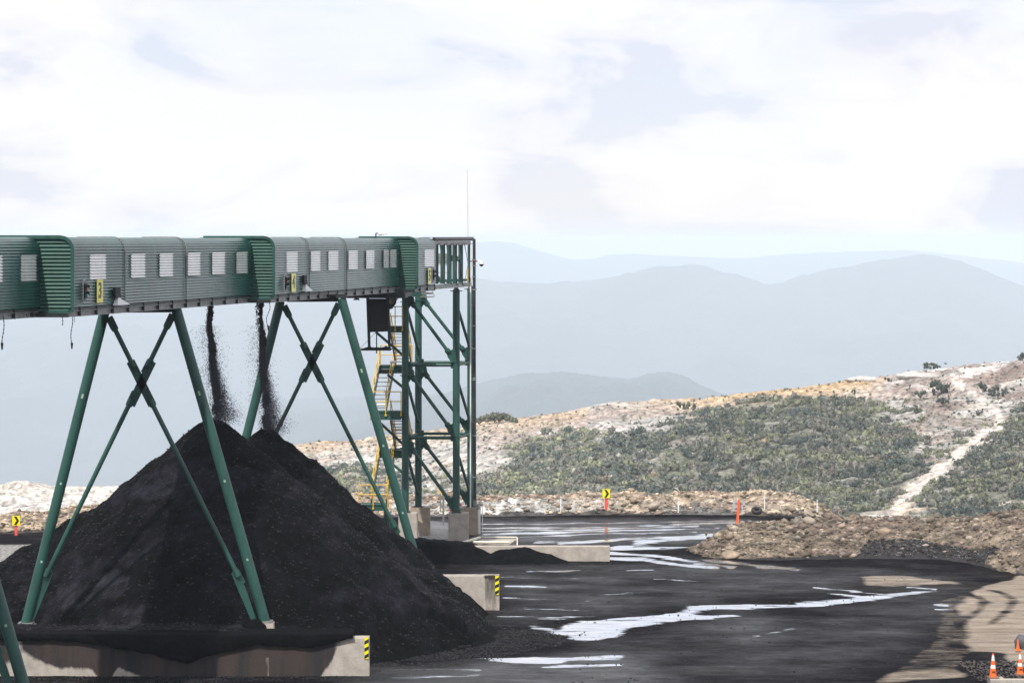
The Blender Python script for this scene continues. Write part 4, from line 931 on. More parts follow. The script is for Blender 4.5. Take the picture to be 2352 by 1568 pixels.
# ================================================================== FALLING COAL
def stream(x_top, y_top, D, x_bot, y_bot, x_top2, label):
    top = P(x_top, y_top, D); bot = P(x_bot, y_bot, D); top2 = P(x_top2, y_top, D)
    pos, sz = [], []
    def strand(a, bb, n, w0, w1, s0, s1, tmax=1.0, bias=1.0):
        t = rng.uniform(0, tmax, n)**bias; wv = w0+(w1-w0)*t**1.4
        clump = vn(t*22, t*0+a.x, 7)+.5*vn(t*55, t*0+a.x, 8)
        keep = rng.uniform(-.5, .75, n) < 1.6*clump+.50-.35*t
        ctr = np.array(a)[None]+(np.array(bb)-np.array(a))[None]*t[:, None]; ctr[:, 0] += .05*np.sin(t*17+a.x)
        p = ctr+rng.normal(size=(n, 3))*np.stack([wv, wv, wv*.8], 1)
        s = rng.uniform(s0, s1, n); pos.append(p[keep]); sz.append(s[keep])
    strand(top, bot, 5200, .036, .06, .018, .046)
    strand(top2, bot, 2200, .03, .15, .012, .03, .8)
    ncore = sum(len(a) for a in pos)
    # dust of fines drifting to the right on its way down
    n = 22000; t = rng.uniform(0, 1, n)**.62; ctr = np.array(top)[None]+(np.array(bot)-np.array(top))[None]*t[:, None]
    dr = np.abs(rng.normal(size=n))*.42*t**2.2-.18*rng.uniform(0, 1, n)*np.sin(t*math.pi); ctr[:, 0] += dr; ctr[:, 1] += rng.normal(size=n)*.3*t; ctr[:, 2] += rng.normal(size=n)*.15
    pos.append(ctr); sz.append(rng.uniform(.008, .021, n))
    n = 3500; t = rng.uniform(.2, 1, n); ctr = np.array(top)[None]+(np.array(bot)-np.array(top))[None]*t[:, None]; ctr[:, 0] += rng.normal(size=n)*.30*np.sin(t*math.pi)**.5-.12; pos.append(ctr); sz.append(rng.uniform(.007, .02, n))
    pos_ = np.concatenate(pos); sz_ = np.concatenate(sz)
    OV = np.array([[1,0,0],[-1,0,0],[0,1,0],[0,-1,0],[0,0,1],[0,0,-1]], float); OF = np.array([[0,2,4],[2,1,4],[1,3,4],[3,0,4],[2,0,5],[1,2,5],[3,1,5],[0,3,5]])
    v, f = chunks(pos_[ncore:], sz_[ncore:], (OV, OF), (1.2,1,1), .3)
    tag(np_mesh('coal_dust', v, f, material('airborne_fines', (.060,.060,.078), .9), origin=bot), label.replace('stream of black coal', 'cloud of fine dust drifting off the coal'), 'coal dust', kind='stuff')
    v, f = chunks(pos_[:ncore], sz_[:ncore], (OV, OF), (1.2,1,1), .3)
    tag(np_mesh('falling_coal', v, f, M_coalchunk, origin=bot), label, 'falling coal', kind='stuff')
stream(481, 692, 107.8, 499, 966, 475, 'left stream of black coal falling onto the taller peak')
stream(600, 686, 113.4, 612, 992, 591, 'right stream of black coal falling behind the middle trestle leg')

# ================================================================== TRESTLES
def bolts(m, c, u, v, n, nu=3, nv=3, su=.07, sv=.07, r=.016):
    for i in range(nu):
        for j in range(nv):
            q = c+u*((i-(nu-1)/2)*su)+v*((j-(nv-1)/2)*sv); m.tube(q, q+n*.035, r, n=6)
def brace(parent, a, b, r, r_end, fr=.13, name='brace', front=Vector((0,-1,0)), plate=True):
    a = Vector(a); b = Vector(b); d = (b-a); L_ = d.length; u = d.normalized(); w = u.cross(front).normalized()
    m = MB(); m.tube(a+u*L_*fr*.6, b-u*L_*fr*.6, r, n=14)
    for s, p in ((1, a), (-1, b)):
        m.tube(p+u*s*L_*fr*.55, p+u*s*L_*fr*1.05, r_end, n=14)
    o = m.build(name, M_green, parent=parent, smooth=True)
    if plate:
        g = MB(); bo = MB()
        for s, p in ((1, a), (-1, b)):
            g.bar(p, p+u*s*L_*fr*.9, .045, r_end*2.1, up=w); bolts(bo, p+u*s*L_*fr*.42+front*.03, u, w, front)
        build_each(g, 'end_plate', M_green, o); bo.build('bolt_heads', M_steeldark, parent=o)
    return o
def trestle(dx, dD, label):
    D = 100.0+dD
    def T(x, y): p = P(x, y, 100.0); return Vector((p.x+dx, D, p.z))
    r = empty('trestle', T(330, 1450), label, 'steel trestle', 'A-frame trestles carrying the gallery')
    LT, LB, RT, RB = T(240,716), T(60,1431), T(404,708), T(609,1427)
    for a, b in ((LT, LB), (RT, RB)):
        m = MB(); m.tube(a, b, .185, n=24); lo = m.build('leg', M_green, parent=r, smooth=True)
        m = MB(); ax = (b-a).normalized()
        for k in (.27, .55, .80):
            q = a.lerp(b, k)+Vector((-.02+.05*k,-.187,0)); m.box(q, (.07, .012, .16 if k < .4 else .08), Matrix.Rotation(math.atan2(ax.x, -ax.z), 3, 'Y').transposed())
        build_each(m, 'reflector', material('dull_reflector', (.30,.42,.34), .5), lo)
        m = MB(); m.box(a+Vector((0,0,.03)), (.42,.42,.05)); m.build('cap_plate', M_steeldark, parent=lo)
        m = MB(); m.box(b+Vector((0,0,.02)), (.52,.52,.05)); m.build('base_plate', M_galv, parent=lo)
    ctr = T(325, 880)
    ends = [(T(250,728), T(556,1340)), (T(397,722), T(97,1340))]
    for a, b in ends:
        u = (b-a).normalized(); k = (ctr-a).dot(u)/(b-a).length; c0 = a+(b-a)*k
        brace(r, a, c0-u*.36, .085, .125, .22); brace(r, c0+u*.36, b, .085, .12, .07)
        sgn = 1 if b.x > a.x else -1; w = Vector((u.z, 0, -u.x))
        m = MB(); m.prism([b-u*.55-w*.09*sgn, b-u*.5+w*.17*sgn, b+u*.1+w*.22*sgn, b+u*1.5+w*.30*sgn, b+u*1.9+w*.2*sgn, b+u*.4-w*.02*sgn], (0,.03,0)); m.build('gusset', M_green, parent=r)
    m = MB(); bo = MB()
    for a, b in ends:
        u = (b-a).normalized(); w = Vector((u.z, 0, -u.x)); m.bar(ctr-u*.86, ctr+u*.86, .05, .30, up=w)
        for s in (-1, 1): bolts(bo, ctr+u*s*.48+Vector((0,-.03,0)), u, w, Vector((0,-1,0)), 3, 3, .13, .09, .022)
    m.build('cross_plate', M_green, parent=r); bo.build('cross_bolt', M_steeldark, parent=r)
    m = MB(); m.tube(T(258,712)+Vector((0,.1,0)), T(396,711)+Vector((0,.1,0)), .10, n=14); m.build('cross_beam', M_steeldark, parent=r, smooth=True)
    m = MB(); m.bar(T(228,706), T(416,700), .3, .10); m.build('head_beam', M_steeldark, parent=r)
    return r, LB, RB
tr = []
for dx, dD, lab in ((-5.45,-17,'nearest green trestle, only its lower right leg in view at the left edge'), (0,0,'tall green trestle standing on the nearest stained wall'), (4.8,17,'green trestle rising from behind the coal pile')):
    tr.append(trestle(dx, dD, lab))
for (r, lb, rb), nm in zip(tr, ('nearest', 'tall', 'rear')):
    for p, side in ((lb, 'left'), (rb, 'right')):
        if nm == 'nearest' and side == 'left': continue
        m = MB(); c = p+Vector((.05,0,-.15)); t = .62
        m.add([c+Vector(v) for v in ((-.33,-.33,-1.2),(.33,-.33,-1.2),(.33,.33,-1.2),(-.33,.33,-1.2),(-.26,-.26,.13),(.26,-.26,.13),(.26,.26,.13),(-.26,.26,.13))], [(0,3,2,1),(4,5,6,7),(0,1,5,4),(1,2,6,5),(2,3,7,6),(3,0,4,7)])
        o = m.build('leg_pedestal', M_conc, origin=tuple(c)); tag(o, f'pale concrete pedestal under the {side} leg of the {nm} trestle'.replace('tall trestle', 'trestle on the stained wall').replace('rear trestle', 'trestle behind the pile'), 'pedestal', 'concrete pedestals under the trestle legs')
# coal heaped on the right pedestal of the main trestle
cc = tr[1][2]; V, Fc = ICO3; V = V*np.array([.42,.30,.30])*(1+.25*fbm(V[:, 0]*3, V[:, 2]*3+V[:, 1]*2, 9, 4))[:, None]
tag(np_mesh('coal_lump_heap', V+np.array(cc)+np.array([-.36,-.42,-.14]), Fc, M_heap, smooth=True, origin=tuple(cc)), 'small coal heap covering the pedestal of the right trestle leg', 'coal heap')

# ================================================================== TOWER
FL, FR, RL, RR = [Vector(v) for v in ((X(931,141.6),141.6,0), (X(1048,141.6),141.6,0), (X(961,144.7),144.7,0), (X(1081,144.7),144.7,0))]
tow = empty('steel_tower', (-3.7, 143, 1.4), 'green tubular steel tower carrying the head of the gallery', 'steel tower')
def zt(y, D=141.6): return Z(y, D)
for c, top, D in ((FL, zt(682), 141.6), (FR, zt(668), 141.6), (RL, Z(680,144.7), 144.7), (RR, Z(664,144.7), 144.7)):
    m = MB(); m.tube(Vector((c.x, c.y, 1.38)), Vector((c.x, c.y, top)), .178, n=22); l_ = m.build('column', M_green, parent=tow, smooth=True)
    m = MB(); m.tube(Vector((c.x, c.y, top)), Vector((c.x, c.y, top+.2)), .2, .07, 10); m.box((c.x, c.y, top), (.62,.3,.04)); m.build('bearing', M_steeldark, parent=l_)
    m = MB(); m.box((c.x, c.y, 1.385), (.5,.5,.04)); m.build('base_plate', M_steeldark, parent=l_)
lv = [(692,815),(861,985),(1027,1153)]
def gus(p, d, D_front=-1):
    m = MB(); s = 1 if d > 0 else -1
    m.prism([p+Vector((s*.12,-.02,.42)), p+Vector((s*.42,-.02,.25)), p+Vector((s*.45,-.02,.02)), p+Vector((s*.14,-.02,-.42))], (0,.03,0)); m.box(p+Vector((s*.02,0,-.02 if s > 0 else -.25)), (.56,.42,.03))
    m.build('gusset', M_green, parent=tow)
for (ya, yb) in lv:
    za, zb_ = zt(ya), zt(yb)
    for A, B in ((FL, FR), (RL, RR)):
        a = Vector((A.x+.28, A.y, za)); b = Vector((B.x-.28, B.y, zb_)); brace(tow, a, b, .088, .135, .10, 'diagonal'); gus(Vector((A.x, A.y, za)), 1); gus(Vector((B.x, B.y, zb_-.1)), -1)
    for A, B in ((FL, RL), (FR, RR)):
        a = Vector((A.x, A.y+.2, za-.1)); b = Vector((B.x, B.y-.2, zb_+.1)); brace(tow, a, b, .075, .11, .08, 'side_diagonal', Vector((1,0,0)), False)
for y in (838, 1005):
    z = zt(y)
    for A, B, r_ in ((FL, FR, .085), (RL, RR, .075), (FL, RL, .07), (FR, RR, .07)):
        u = (B-A).normalized(); m = MB(); m.tube(Vector((A.x, A.y, z))+u*.2, Vector((B.x, B.y, z))-u*.2, r_, n=14); m.build('strut', M_green, parent=tow, smooth=True)
        m = MB(); 
        for q in (Vector((A.x, A.y, z))+u*.22, Vector((B.x, B.y, z))-u*.22): m.box(q, (.12,.12,.34))
        build_each(m, 'strut_plate', M_green, tow)
# heavy deck under the head of the gallery
m = MB(); m.bbox((X(800,130)-.2,129.4,Z(684,130)), (X(948,136)-.1,140.8,Z(665,130))); m.build('deck_beam', M_steeldark, parent=tow)
m = MB(); m.bbox((FL.x-.2,141.2,zt(681)), (FL.x+1.0,141.75,zt(664))); m.bbox((FL.x+.2,141.3,zt(681)), (RR.x+.2,141.5,zt(675)+.06)) if False else None; m.build('seat_beam', M_green, parent=tow)
m = MB()
for x in (968, 980, 992): m.bar(P(x,664,140), P(x+(6 if x != 980 else -7),682,140), .03, .03)
m.bbox(P(966,683,140), P(996,680,140.3)); m.bbox(P(968,676,140.1), P(994,671,140.4)); m.build('hanger_frame', M_galv, parent=tow)
# piers
def pier(c, w, d, lab, mat, h=1.37):
    b = .05; m = MB(); pts = [(-w+b,-d),(w-b,-d),(w,-d+b),(w,d-b),(w-b,d),(-w+b,d),(-w,d-b),(-w,-d+b)]
    m.prism([(c.x+p[0], c.y+p[1], -.1) for p in pts], (0,0,h+.1)); o = m.build('concrete_pier', mat, origin=(c.x, c.y, 0)); tag(o, lab, 'concrete pier', 'concrete piers under the tower')
    a = o.data.attributes.new('stain', 'FLOAT', 'POINT')
pier(FL+Vector((.15,0,0)), .48, .45, 'grey concrete pier under the front left tower column', M_conc); pier(FR+Vector((.12,0,0)), .50, .5, 'grey concrete pier under the front right tower column', M_conc)
pier(RL+Vector((.1,0,0)), .50, .5, 'yellowish stained concrete pier under the rear left tower column', M_concdark); pier(RR+Vector((-.02,0,0)), .52, .5, 'rust stained concrete pier under the rear right column beside the pipe', M_concdark)

# ================================================================== HEAD FRAME of the conveyor
hf = empty('head_frame', (-3, 138, 12.6), 'open green steel frame at the end of the conveyor with crossed rods', 'steel frame')
def HPt(x, y):                                   # a point on the near side plane of the frame
    D = 134.2+(x-998)/(1080-998)*(141.6-134.2); return P(x, y, D)
m = MB(); m.bar(HPt(997,558), HPt(1079,558), .1, .20); m.build('top_chord', M_galv, parent=hf)
m = MB(); m.bar(HPt(980,661), HPt(1079,653), .1, .20); m.build('bottom_chord', M_galv, parent=hf)
m = MB(); m.bar(HPt(997,646)+Vector((-.1,.3,0)), HPt(1075,643)+Vector((-.1,.3,0)), .1, .12); m.build('inner_rail', M_green, parent=hf)
xsn = [1001.5,1017,1032,1044.5,1058,1077]
for i, x in enumerate(xsn):
    m = MB(); wdt = .22 if i < 5 else .12; m.bar(HPt(x,652), HPt(x,560), .10, wdt, up=(1,.25,0)); m.build('post', M_green, parent=hf)
for s_ in (1,):
    for i, x in enumerate(xsn[:5]):
        x2 = xsn[i+1]; m = MB(); o_ = Vector((.09,-.03,0))
        m.tube(HPt(x+4,559)+o_, HPt(x2-6,605)+o_, .013, n=6); m.tube(HPt(x2-6,605)+o_, HPt(x+4,656)+o_, .013, n=6)
        m.tube(HPt(x+5,559)+o_, HPt(x2+2,656)+o_, .013, n=6); build_each(m, 'tie_rod', M_galv, hf)
m = MB(); far = Vector((-2.6,0,0))
for a, b in (((1003,625),(1030,600)), ((1015,600),(1060,645)), ((1003,600),(1060,600))): m.bar(HPt(*a)+Vector((-1.0,.5,0)), HPt(*b)+Vector((-1.0,.5,0)), .08, .14)
build_each(m, 'far_brace', M_steeldark, hf)
m = MB(); m.bbox(HPt(1048,582)+Vector((-1,0,0)), HPt(1056,606)+Vector((-.5,.6,0))); m.build('motor_box', M_galv, parent=hf)
m = MB(); m.bbox(HPt(1050,600)+Vector((-.9,0,0)), HPt(1068,596)+Vector((-.2,.6,0))); m.tube(HPt(1060,592)+Vector((-.5,0,0)), HPt(1070,592)+Vector((-.5,0,0)), .13, n=12); build_each(m, 'drive', M_steeldark, hf)
m = MB()
for y in (609, 626): m.tube(HPt(1000,y)+Vector((-.5,.2,0)), HPt(1056,y)+Vector((-.5,.2,0)), .018, n=6)
m.tube(HPt(1074,612), HPt(1074,650), .03, n=6); build_each(m, 'safety_rail', M_yellow, hf)
m = MB(); m.tube(HPt(997,549), HPt(1086,549), .085, n=12); m.build('roof_pipe', M_pipe, parent=hf, smooth=True)
m = MB(); m.tube(HPt(963,549), HPt(967,545.5), .015, n=6); m.tube(HPt(967,545.5), HPt(1087,544.8), .015, n=6); m.build('cable_line', M_pipe, parent=hf)
# down pipe
Dp = 142.6; dp = empty('down_pipe', P(1089.5,1160,Dp), 'tall dark downpipe on the right side of the tower', 'pipe')
m = MB(); m.tube(P(1089,549,Dp), P(1090.5,1150,Dp), .078, n=14); m.build('pipe', M_pipe, parent=dp, smooth=True)
m = MB()
for y in (596, 610, 635, 665, 748, 800, 868, 872, 1000, 1095): m.tube(P(1089,y,Dp)+Vector((0,0,.03)), P(1089,y,Dp)-Vector((0,0,.03)), .11, n=12)
for y in (560, 605, 640, 700, 790, 860, 968, 1090): m.bar(P(1080,y,Dp), P(1089,y,Dp), .03, .03)
build_each(m, 'pipe_clamp', M_galv, dp)
m = MB(); m.path([P(1090.5,1148,Dp), P(1091,1158,Dp), P(1098,1161,Dp-.2), P(1100,1170,Dp-.3)], .10, 10); m.build('elbow', M_galv, parent=dp)
m = MB(); m.path([P(1100,1166,Dp-.3), P(1100.5,1225,Dp-.3)], .07, 10); m.path([P(1104,1163,Dp-.3), P(1108,1166,Dp-.3), P(1108.5,1232,Dp-.3)], .02, 6); m.build('lower_pipe', M_white, parent=dp)
m = MB(); m.path([P(1081,570,Dp-.3), P(1080.5,1165,Dp-.3)], .035, 8); m.tube(P(1089,549,Dp), P(1089,539,Dp), .03, n=6); m.build('conduit', M_white, parent=dp)
an = empty('antenna', P(1074,548,141), 'thin whip antenna above the head of the gallery', 'antenna')
m = MB(); m.tube(P(1076,660,141), P(1074.5,470,141), .014, .010, 6); m.tube(P(1074.5,470,141), P(1073.5,390,141), .010, .007, 6); m.build('whip', M_galv, parent=an)
cm_ = empty('security_camera', P(1098,600,142), 'white dome camera on an arm right of the pipe', 'camera')
m = MB(); m.tube(P(1076,600,142), P(1098,600,142), .03, n=8); m.build('arm', material('brown_arm', (.12,.05,.05), .5), parent=cm_)
m = MB(); m.bbox(P(1097,602.5,141.9), P(1108,597,142.15)); m.tube(P(1106,600.5,142), P(1106,606.5,142), .12, .14, 14); m.build('housing', M_white, parent=cm_)
V, Fc = ICO2; np_mesh('dome', V*.115+np.array(P(1106,607,142)), Fc, M_signblack, parent=cm_, smooth=True)

# ================================================================== HANGING SCREEN AND DUCT
Ds = 136.5; sc_ = empty('hanging_screen', P(867,720,Ds), 'black rubber screen in a hanging frame with a coal covered tray', 'screen')
m = MB(); q = [P(842,690,Ds), P(891.5,687,Ds), P(891,761,Ds), P(846,763,Ds)]; m.prism(q, (0,.05,0)); m.prism([v+Vector((0,1.2,0)) for v in q], (0,.05,0)); build_each(m, 'rubber_sheet', M_black, sc_)
m = MB()
for dy in (0, 1.2):
    o_ = Vector((0, dy-.05, 0)); m.bar(P(843,684,Ds)+o_, P(847,802,Ds)+o_, .075, .075); m.bar(P(890,684,Ds)+o_, P(893.5,802,Ds)+o_, .075, .075); m.bar(P(839,684,Ds)+o_, P(895,684,Ds)+o_, .035, .035); m.bar(P(843,688,Ds)+o_, P(891,688,Ds)+o_, .05, .05)
m.tube(P(865,763,Ds), P(865,812,Ds), .03, n=6); m.tube(P(862,764,Ds), P(826,801,Ds), .008, n=5)
m.build('frame', M_steeldark, parent=sc_)
m = MB(); m.bbox(P(826,804.5,Ds-.1), P(900,802.5,Ds+1.3)); m.build('tray', M_galv, parent=sc_)
tu = np.linspace(-.5, 1, 70); tray = MB(); a0, b0 = P(826,802.5,Ds), P(900,802.5,Ds)
nx_ = 60; uu_ = np.linspace(0, 1, nx_); vv_ = np.linspace(0, 1, 10); UU, VV = np.meshgrid(uu_, vv_)
prof = np.interp(UU, [0,.15,.24,.28,.34,.45,.6,.74,.8,.86,1], [0,.06,.09,.16,.07,.08,.07,.09,.15,.07,0])
np_mesh('coal_dust', np.stack([(a0.x+(b0.x-a0.x)*UU).ravel(), (Ds-.1+1.4*VV).ravel(), (a0.z+.005+prof*1.0*np.sin(VV*math.pi)**.3+.02*fbm(UU*12, VV*3, 3, 3)).ravel()], 1), grid_faces(nx_, 10), M_heap, parent=sc_)
du = empty('dust_duct', P(905,692,138), 'pale round duct mouth beside the hanging screen', 'duct')
m = MB(); m.tube(P(897,694,137.6), P(916,672,139.2), .19, .16, 20, False); m.tube(P(893,697,137.4), P(898,692,137.7), .30, .25, 20, False); m.build('duct_pipe', M_galv, parent=du, smooth=True)
m = MB(); rr_ = [P(900+9*math.cos(a), 691+11*math.sin(a), 137.3) for a in np.linspace(0, 2*math.pi, 21)]; m.path(rr_, .045, 6); m.build('rim', M_steeldark, parent=du)
m = MB(); m.prism([P(900+9*math.cos(a), 691+11*math.sin(a), 137.4) for a in np.linspace(0, 2*math.pi, 20, endpoint=False)], (0,.05,0)); m.build('mouth', M_cream, parent=du)
fd = empty('floodlight', P(819,684,125), 'small dark floodlight under the gallery, left of the hanging screen', 'lamp')
m = MB(); m.tube(P(819,682,125), P(819,686,125), .03, n=8); m.build('stem', M_steeldark, parent=fd); m = MB(); m.tube(P(819,685,125), P(819,689,125), .10, .15, 12); m.build('lamp_head', M_steeldark, parent=fd)

# ================================================================== STAIRCASE
st = empty('stair_tower', P(880,1160,143), 'yellow railed open steel stairs zigzagging up beside the tower', 'staircase')
D_near, D_far = 142.0, 144.2
def sp_(x, y, far): D = D_far if far else D_near; return P(x, y, D)
# flights: (top x-left, top y, top is far?, bottom x-left, bottom y, bottom far?, width px)
flights = [((897,764),False,(909,834),True,36,'brown'), ((872,843),True,(853,941),False,34,'green'), ((897,963),False,(909,1033),True,36,'brown'), ((871,1052),True,(853,1152),False,34,'green')]
for (tx, ty), tf, (bx1, by1), bf, wp, colr in flights:
    a = sp_(tx, ty, tf); b = sp_(bx1, by1, bf); w = Vector((wp*D_near/F, 0, 0))
    mat = M_green if colr == 'green' else material('brown_primer', (.17,.12,.09), .6, var=.2)
    fl = empty('_', a); bpy.data.objects.remove(fl)
    m = MB()
    for o_ in (Vector((0,0,0)), w): m.bar(a+o_, b+o_, .05, .22)
    m.build('stringer', mat, parent=st)
    n = 10; m = MB()
    for i in range(n): q = a.lerp(b, (i+.5)/n); m.bar(q+Vector((.03,0,0)), q+w-Vector((.03,0,0)), .22, .03)
    build_each(m, 'tread', material('tread_steel', (.16,.15,.17), .6, var=.3), st)
    m = MB()
    for o_ in (Vector((0,0,0)), w):
        for hgt in (.5, .98): m.tube(a+o_+Vector((0,0,hgt)), b+o_+Vector((0,0,hgt)), .022, n=7)
        for k in (0.02,.33,.66,.98): q = a.lerp(b, k)+o_; m.tube(q, q+Vector((0,0,.98)), .022, n=7)
    m.build('handrail', M_yellow, parent=st)
lands = [((893,748),(926,762),False,True), ((872,839),(945,857),True,False), ((853,942),(923,961),False,True), ((871,1033),(945,1051),True,False), ((826,1154),(893,1168),False,True)]
for (xa, ya), (xb, yb), far_, rail in lands:
    D = D_far if far_ else D_near; off_ = .9 if far_ else -.9
    a = P(xa, ya, D); b = P(xb, yb, D); y0, y1 = (D, D+.95) if far_ else (D-.95, D)
    m = MB(); m.bbox((a.x, y0, a.z), (b.x, y0+.07, b.z)); m.bbox((a.x, y1-.07, a.z), (b.x, y1, b.z)); m.bbox((a.x, y0, a.z-.12), (a.x+.07, y1, b.z)); m.bbox((a.x+.08, y0+.08, a.z-.03), (b.x, y1-.08, a.z-.06)); m.bbox((a.x-.01, y0-.05, a.z-.005), (b.x+.01, y0, a.z-.035)); m.bbox((a.x-.01, y0-.05, b.z-.005), (b.x+.01, y0, b.z+.03))
    m.build('landing', M_green, parent=st)
    m = MB(); yr = y0-.08 if not far_ else y1
    for hgt in (.5, .98): m.tube((a.x, yr, a.z+hgt), (b.x, yr, a.z+hgt), .024, n=7)
    nn = max(2, int((b.x-a.x)/.75))
    for i in range(nn+1):
        q = a.x+(b.x-a.x)*i/nn; m.tube((q, yr, a.z-.2), (q, yr, a.z+.98), .024, n=7); m.box((q, yr, a.z-.18), (.09,.05,.09))
    for hgt in (.5, .98): m.tube((a.x, y0, a.z+hgt), (a.x, y1, a.z+hgt), .022, n=7)
    m.build('guard_rail', M_yellow, parent=st)
m = MB(); Dq = 142.3
for a, b in (((866,964),(924,1018)), ((890,860),(945,905)), ((892,1057),(944,1102)), ((863,762),(925,815))): m.bar(P(*a,Dq), P(*b,Dq), .10, .13)
m.tube(P(886,1170,142.2), P(886,1215,142.2), .09, n=10); m.tube(P(838,1168,142.2), P(838,1215,142.2), .09, n=10); build_each(m, 'support_strut', M_green, st)
m = MB(); m.tube(P(896,832,141.5), P(910,831,141.5), .07, n=8); m.build('lamp', M_white, parent=st)
m = MB(); m.tube(P(866,929,141.2), P(885,929,141.2), .06, n=8); m.build('lamp', M_white, parent=st)

# ================================================================== PIPES AND SLAB BY THE PIERS
sb = empty('pump_slab', G(1150,1250), 'low concrete sump box edged by pale pipes beside the piers', 'sump box')
def g2(x, y, z): return G(x, y, z)
m = MB(); z = .32; q = [G(1088,1247,z), G(1170,1249,z), G(1190,1236,z), G(1105,1236,z)]; m.prism([v-Vector((0,0,.40)) for v in q], (0,0,.40)); m.build('sump_box', M_conc, parent=sb)
m = MB(); m.path([G(1086,1244,.42), G(1170,1245,.42)], .055, 8); m.path([G(1062,1246,.42), G(1101,1234,.42)], .07, 8); m.path([G(1101,1233,.42), G(1186,1233,.42), G(1188,1234,.42), G(1188,1252,.2)], .03, 8); m.build('pale_pipes', M_cream, parent=sb)

# ================================================================== SIGNS AND POSTS
def chevron(x, y, w, h, ypost, D, lab, flip=False):
    base = P(x, ypost, D); r = empty('chevron_sign', base, lab, 'road sign', 'yellow chevron signs on the far bank')
    a, b = P(x-w/2, y+h/2, D), P(x+w/2, y-h/2, D); m = MB(); m.bbox(a, b+Vector((0,.02,0))); m.build('panel', M_signyel, parent=r)
    W_, H_ = b.x-a.x, b.z-a.z; f_ = lambda u, v: Vector((a.x+W_*u, D-.008, a.z+H_*v))
    m = MB(); m.prism([f_(.22,.93), f_(.55,.93), f_(.88,.5), f_(.55,.07), f_(.22,.07), f_(.55,.5)], (0,.006,0)); m.build('chevron_mark', M_signblack, parent=r)
    m = MB(); m.bbox(P(x-3.2, ypost+3, D+.05), P(x+3.2, y+h/2-3, D+.12)); m.build('post', M_pink, parent=r)
chevron(1392.5, 1133, 17, 34*.6, 1167, 153.2, 'yellow chevron road sign on the right hand stretch of the far bank')
chevron(37, 1195, 18, 22, 1226, 143.5, 'yellow chevron road sign at the far left behind the coal pile')
def marker(x, y0, y1, D, lab, w=2.6):
    b = P(x, y1, D); m = MB(); m.bbox(P(x-w/2, y1+2, D), P(x+w/2, y0, D+.06)); o = m.build('marker_post', M_white, origin=tuple(b)); tag(o, lab, 'marker post', 'white marker posts beside the haul road')
    m = MB(); m.bbox(P(x-w/2+.3, y0+5, D-.012), P(x+w/2-.3, y0+2.5, D-.004)); m.build('reflector', material('grey_reflector', (.3,.28,.28), .4), parent=o)
marker(1288,1139,1172,152.6,'white marker post left of the right hand chevron sign'); marker(1558,1144,1174,152.6,'white marker post right of the right hand chevron sign'); marker(1877,1148,1176,149.5,'white marker post near the end of the far bank by the tyre')
marker(156.5,1183,1198,146,'white marker post left behind the coal pile')
marker(1756,1132,1168,152.8,'thin pale stake just behind the tyre',2)
# sign seen from behind
Db_ = 137.5; r = empty('rear_sign', P(1694,1215,Db_), 'grey back of a road sign on a leaning orange post', 'road sign')
m = MB(); m.prism([P(1684.5,1146,Db_+.1), P(1708,1149,Db_+.1), P(1706,1176,Db_+.1), P(1683,1173,Db_+.1)], (0,.02,0)); m.build('panel', material('sign_back', (.42,.44,.46), .5, .2), parent=r)
m = MB(); m.bar(P(1692.5,1217,Db_), P(1697.5,1147,Db_), .12, .06, up=(0,1,0)); m.build('post', M_orange, parent=r)
m = MB(); m.bar(P(1688,1155,Db_+.08), P(1705,1156,Db_+.08), .02, .04); m.bar(P(1687,1167,Db_+.08), P(1704,1168,Db_+.08), .02, .04); build_each(m, 'bracket_rail', M_galv, r)
# stop sign behind the front right column
Dst = 150.0; r = empty('stop_sign', P(1046,1200,Dst), 'red octagonal stop sign partly hidden behind the front right tower column', 'road sign')
def octo(R_, y_): return [Vector((X(1046,Dst)+R_*math.cos(math.pi/8+k*math.pi/4), y_, Z(1165,Dst)+R_*math.sin(math.pi/8+k*math.pi/4))) for k in range(8)]
m = MB(); m.prism(octo(.385, Dst), (0,.02,0)); m.build('border', M_white, parent=r); m = MB(); m.prism(octo(.355, Dst-.006), (0,.004,0)); m.build('panel', M_red, parent=r)
text('lettering', 'STOP', .30, Vector((X(1046,Dst), Dst-.012, Z(1166,Dst))), Matrix.Rotation(math.pi/2, 3, 'X'), M_white, r, xs=.92)
m = MB(); m.tube(P(1046,1205,Dst+.05), P(1046,1165,Dst+.05), .03, n=8); m.build('post', M_galv, parent=r)
r = empty('board_sign', P(1012,1174,152), 'small yellowish board on a thin brown post behind the tower', 'sign')
m = MB(); m.bbox(P(1005,1134,152), P(1015,1118,152.02)); m.build('panel', material('faded_yellow', (.62,.48,.26), .6, var=.2), parent=r); m = MB(); m.bbox(P(1011,1176,152.03), P(1013,1120,152.08)); m.build('post', M_bark, parent=r)
b_ = P(1018.5,1203,147); m = MB(); m.bbox(P(1016.4,1206,147), P(1020.6,1116,147.09)); tag(m.build('tall_stake', M_cream, origin=tuple(b_)), 'tall cream timber stake between the tower piers', 'stake')
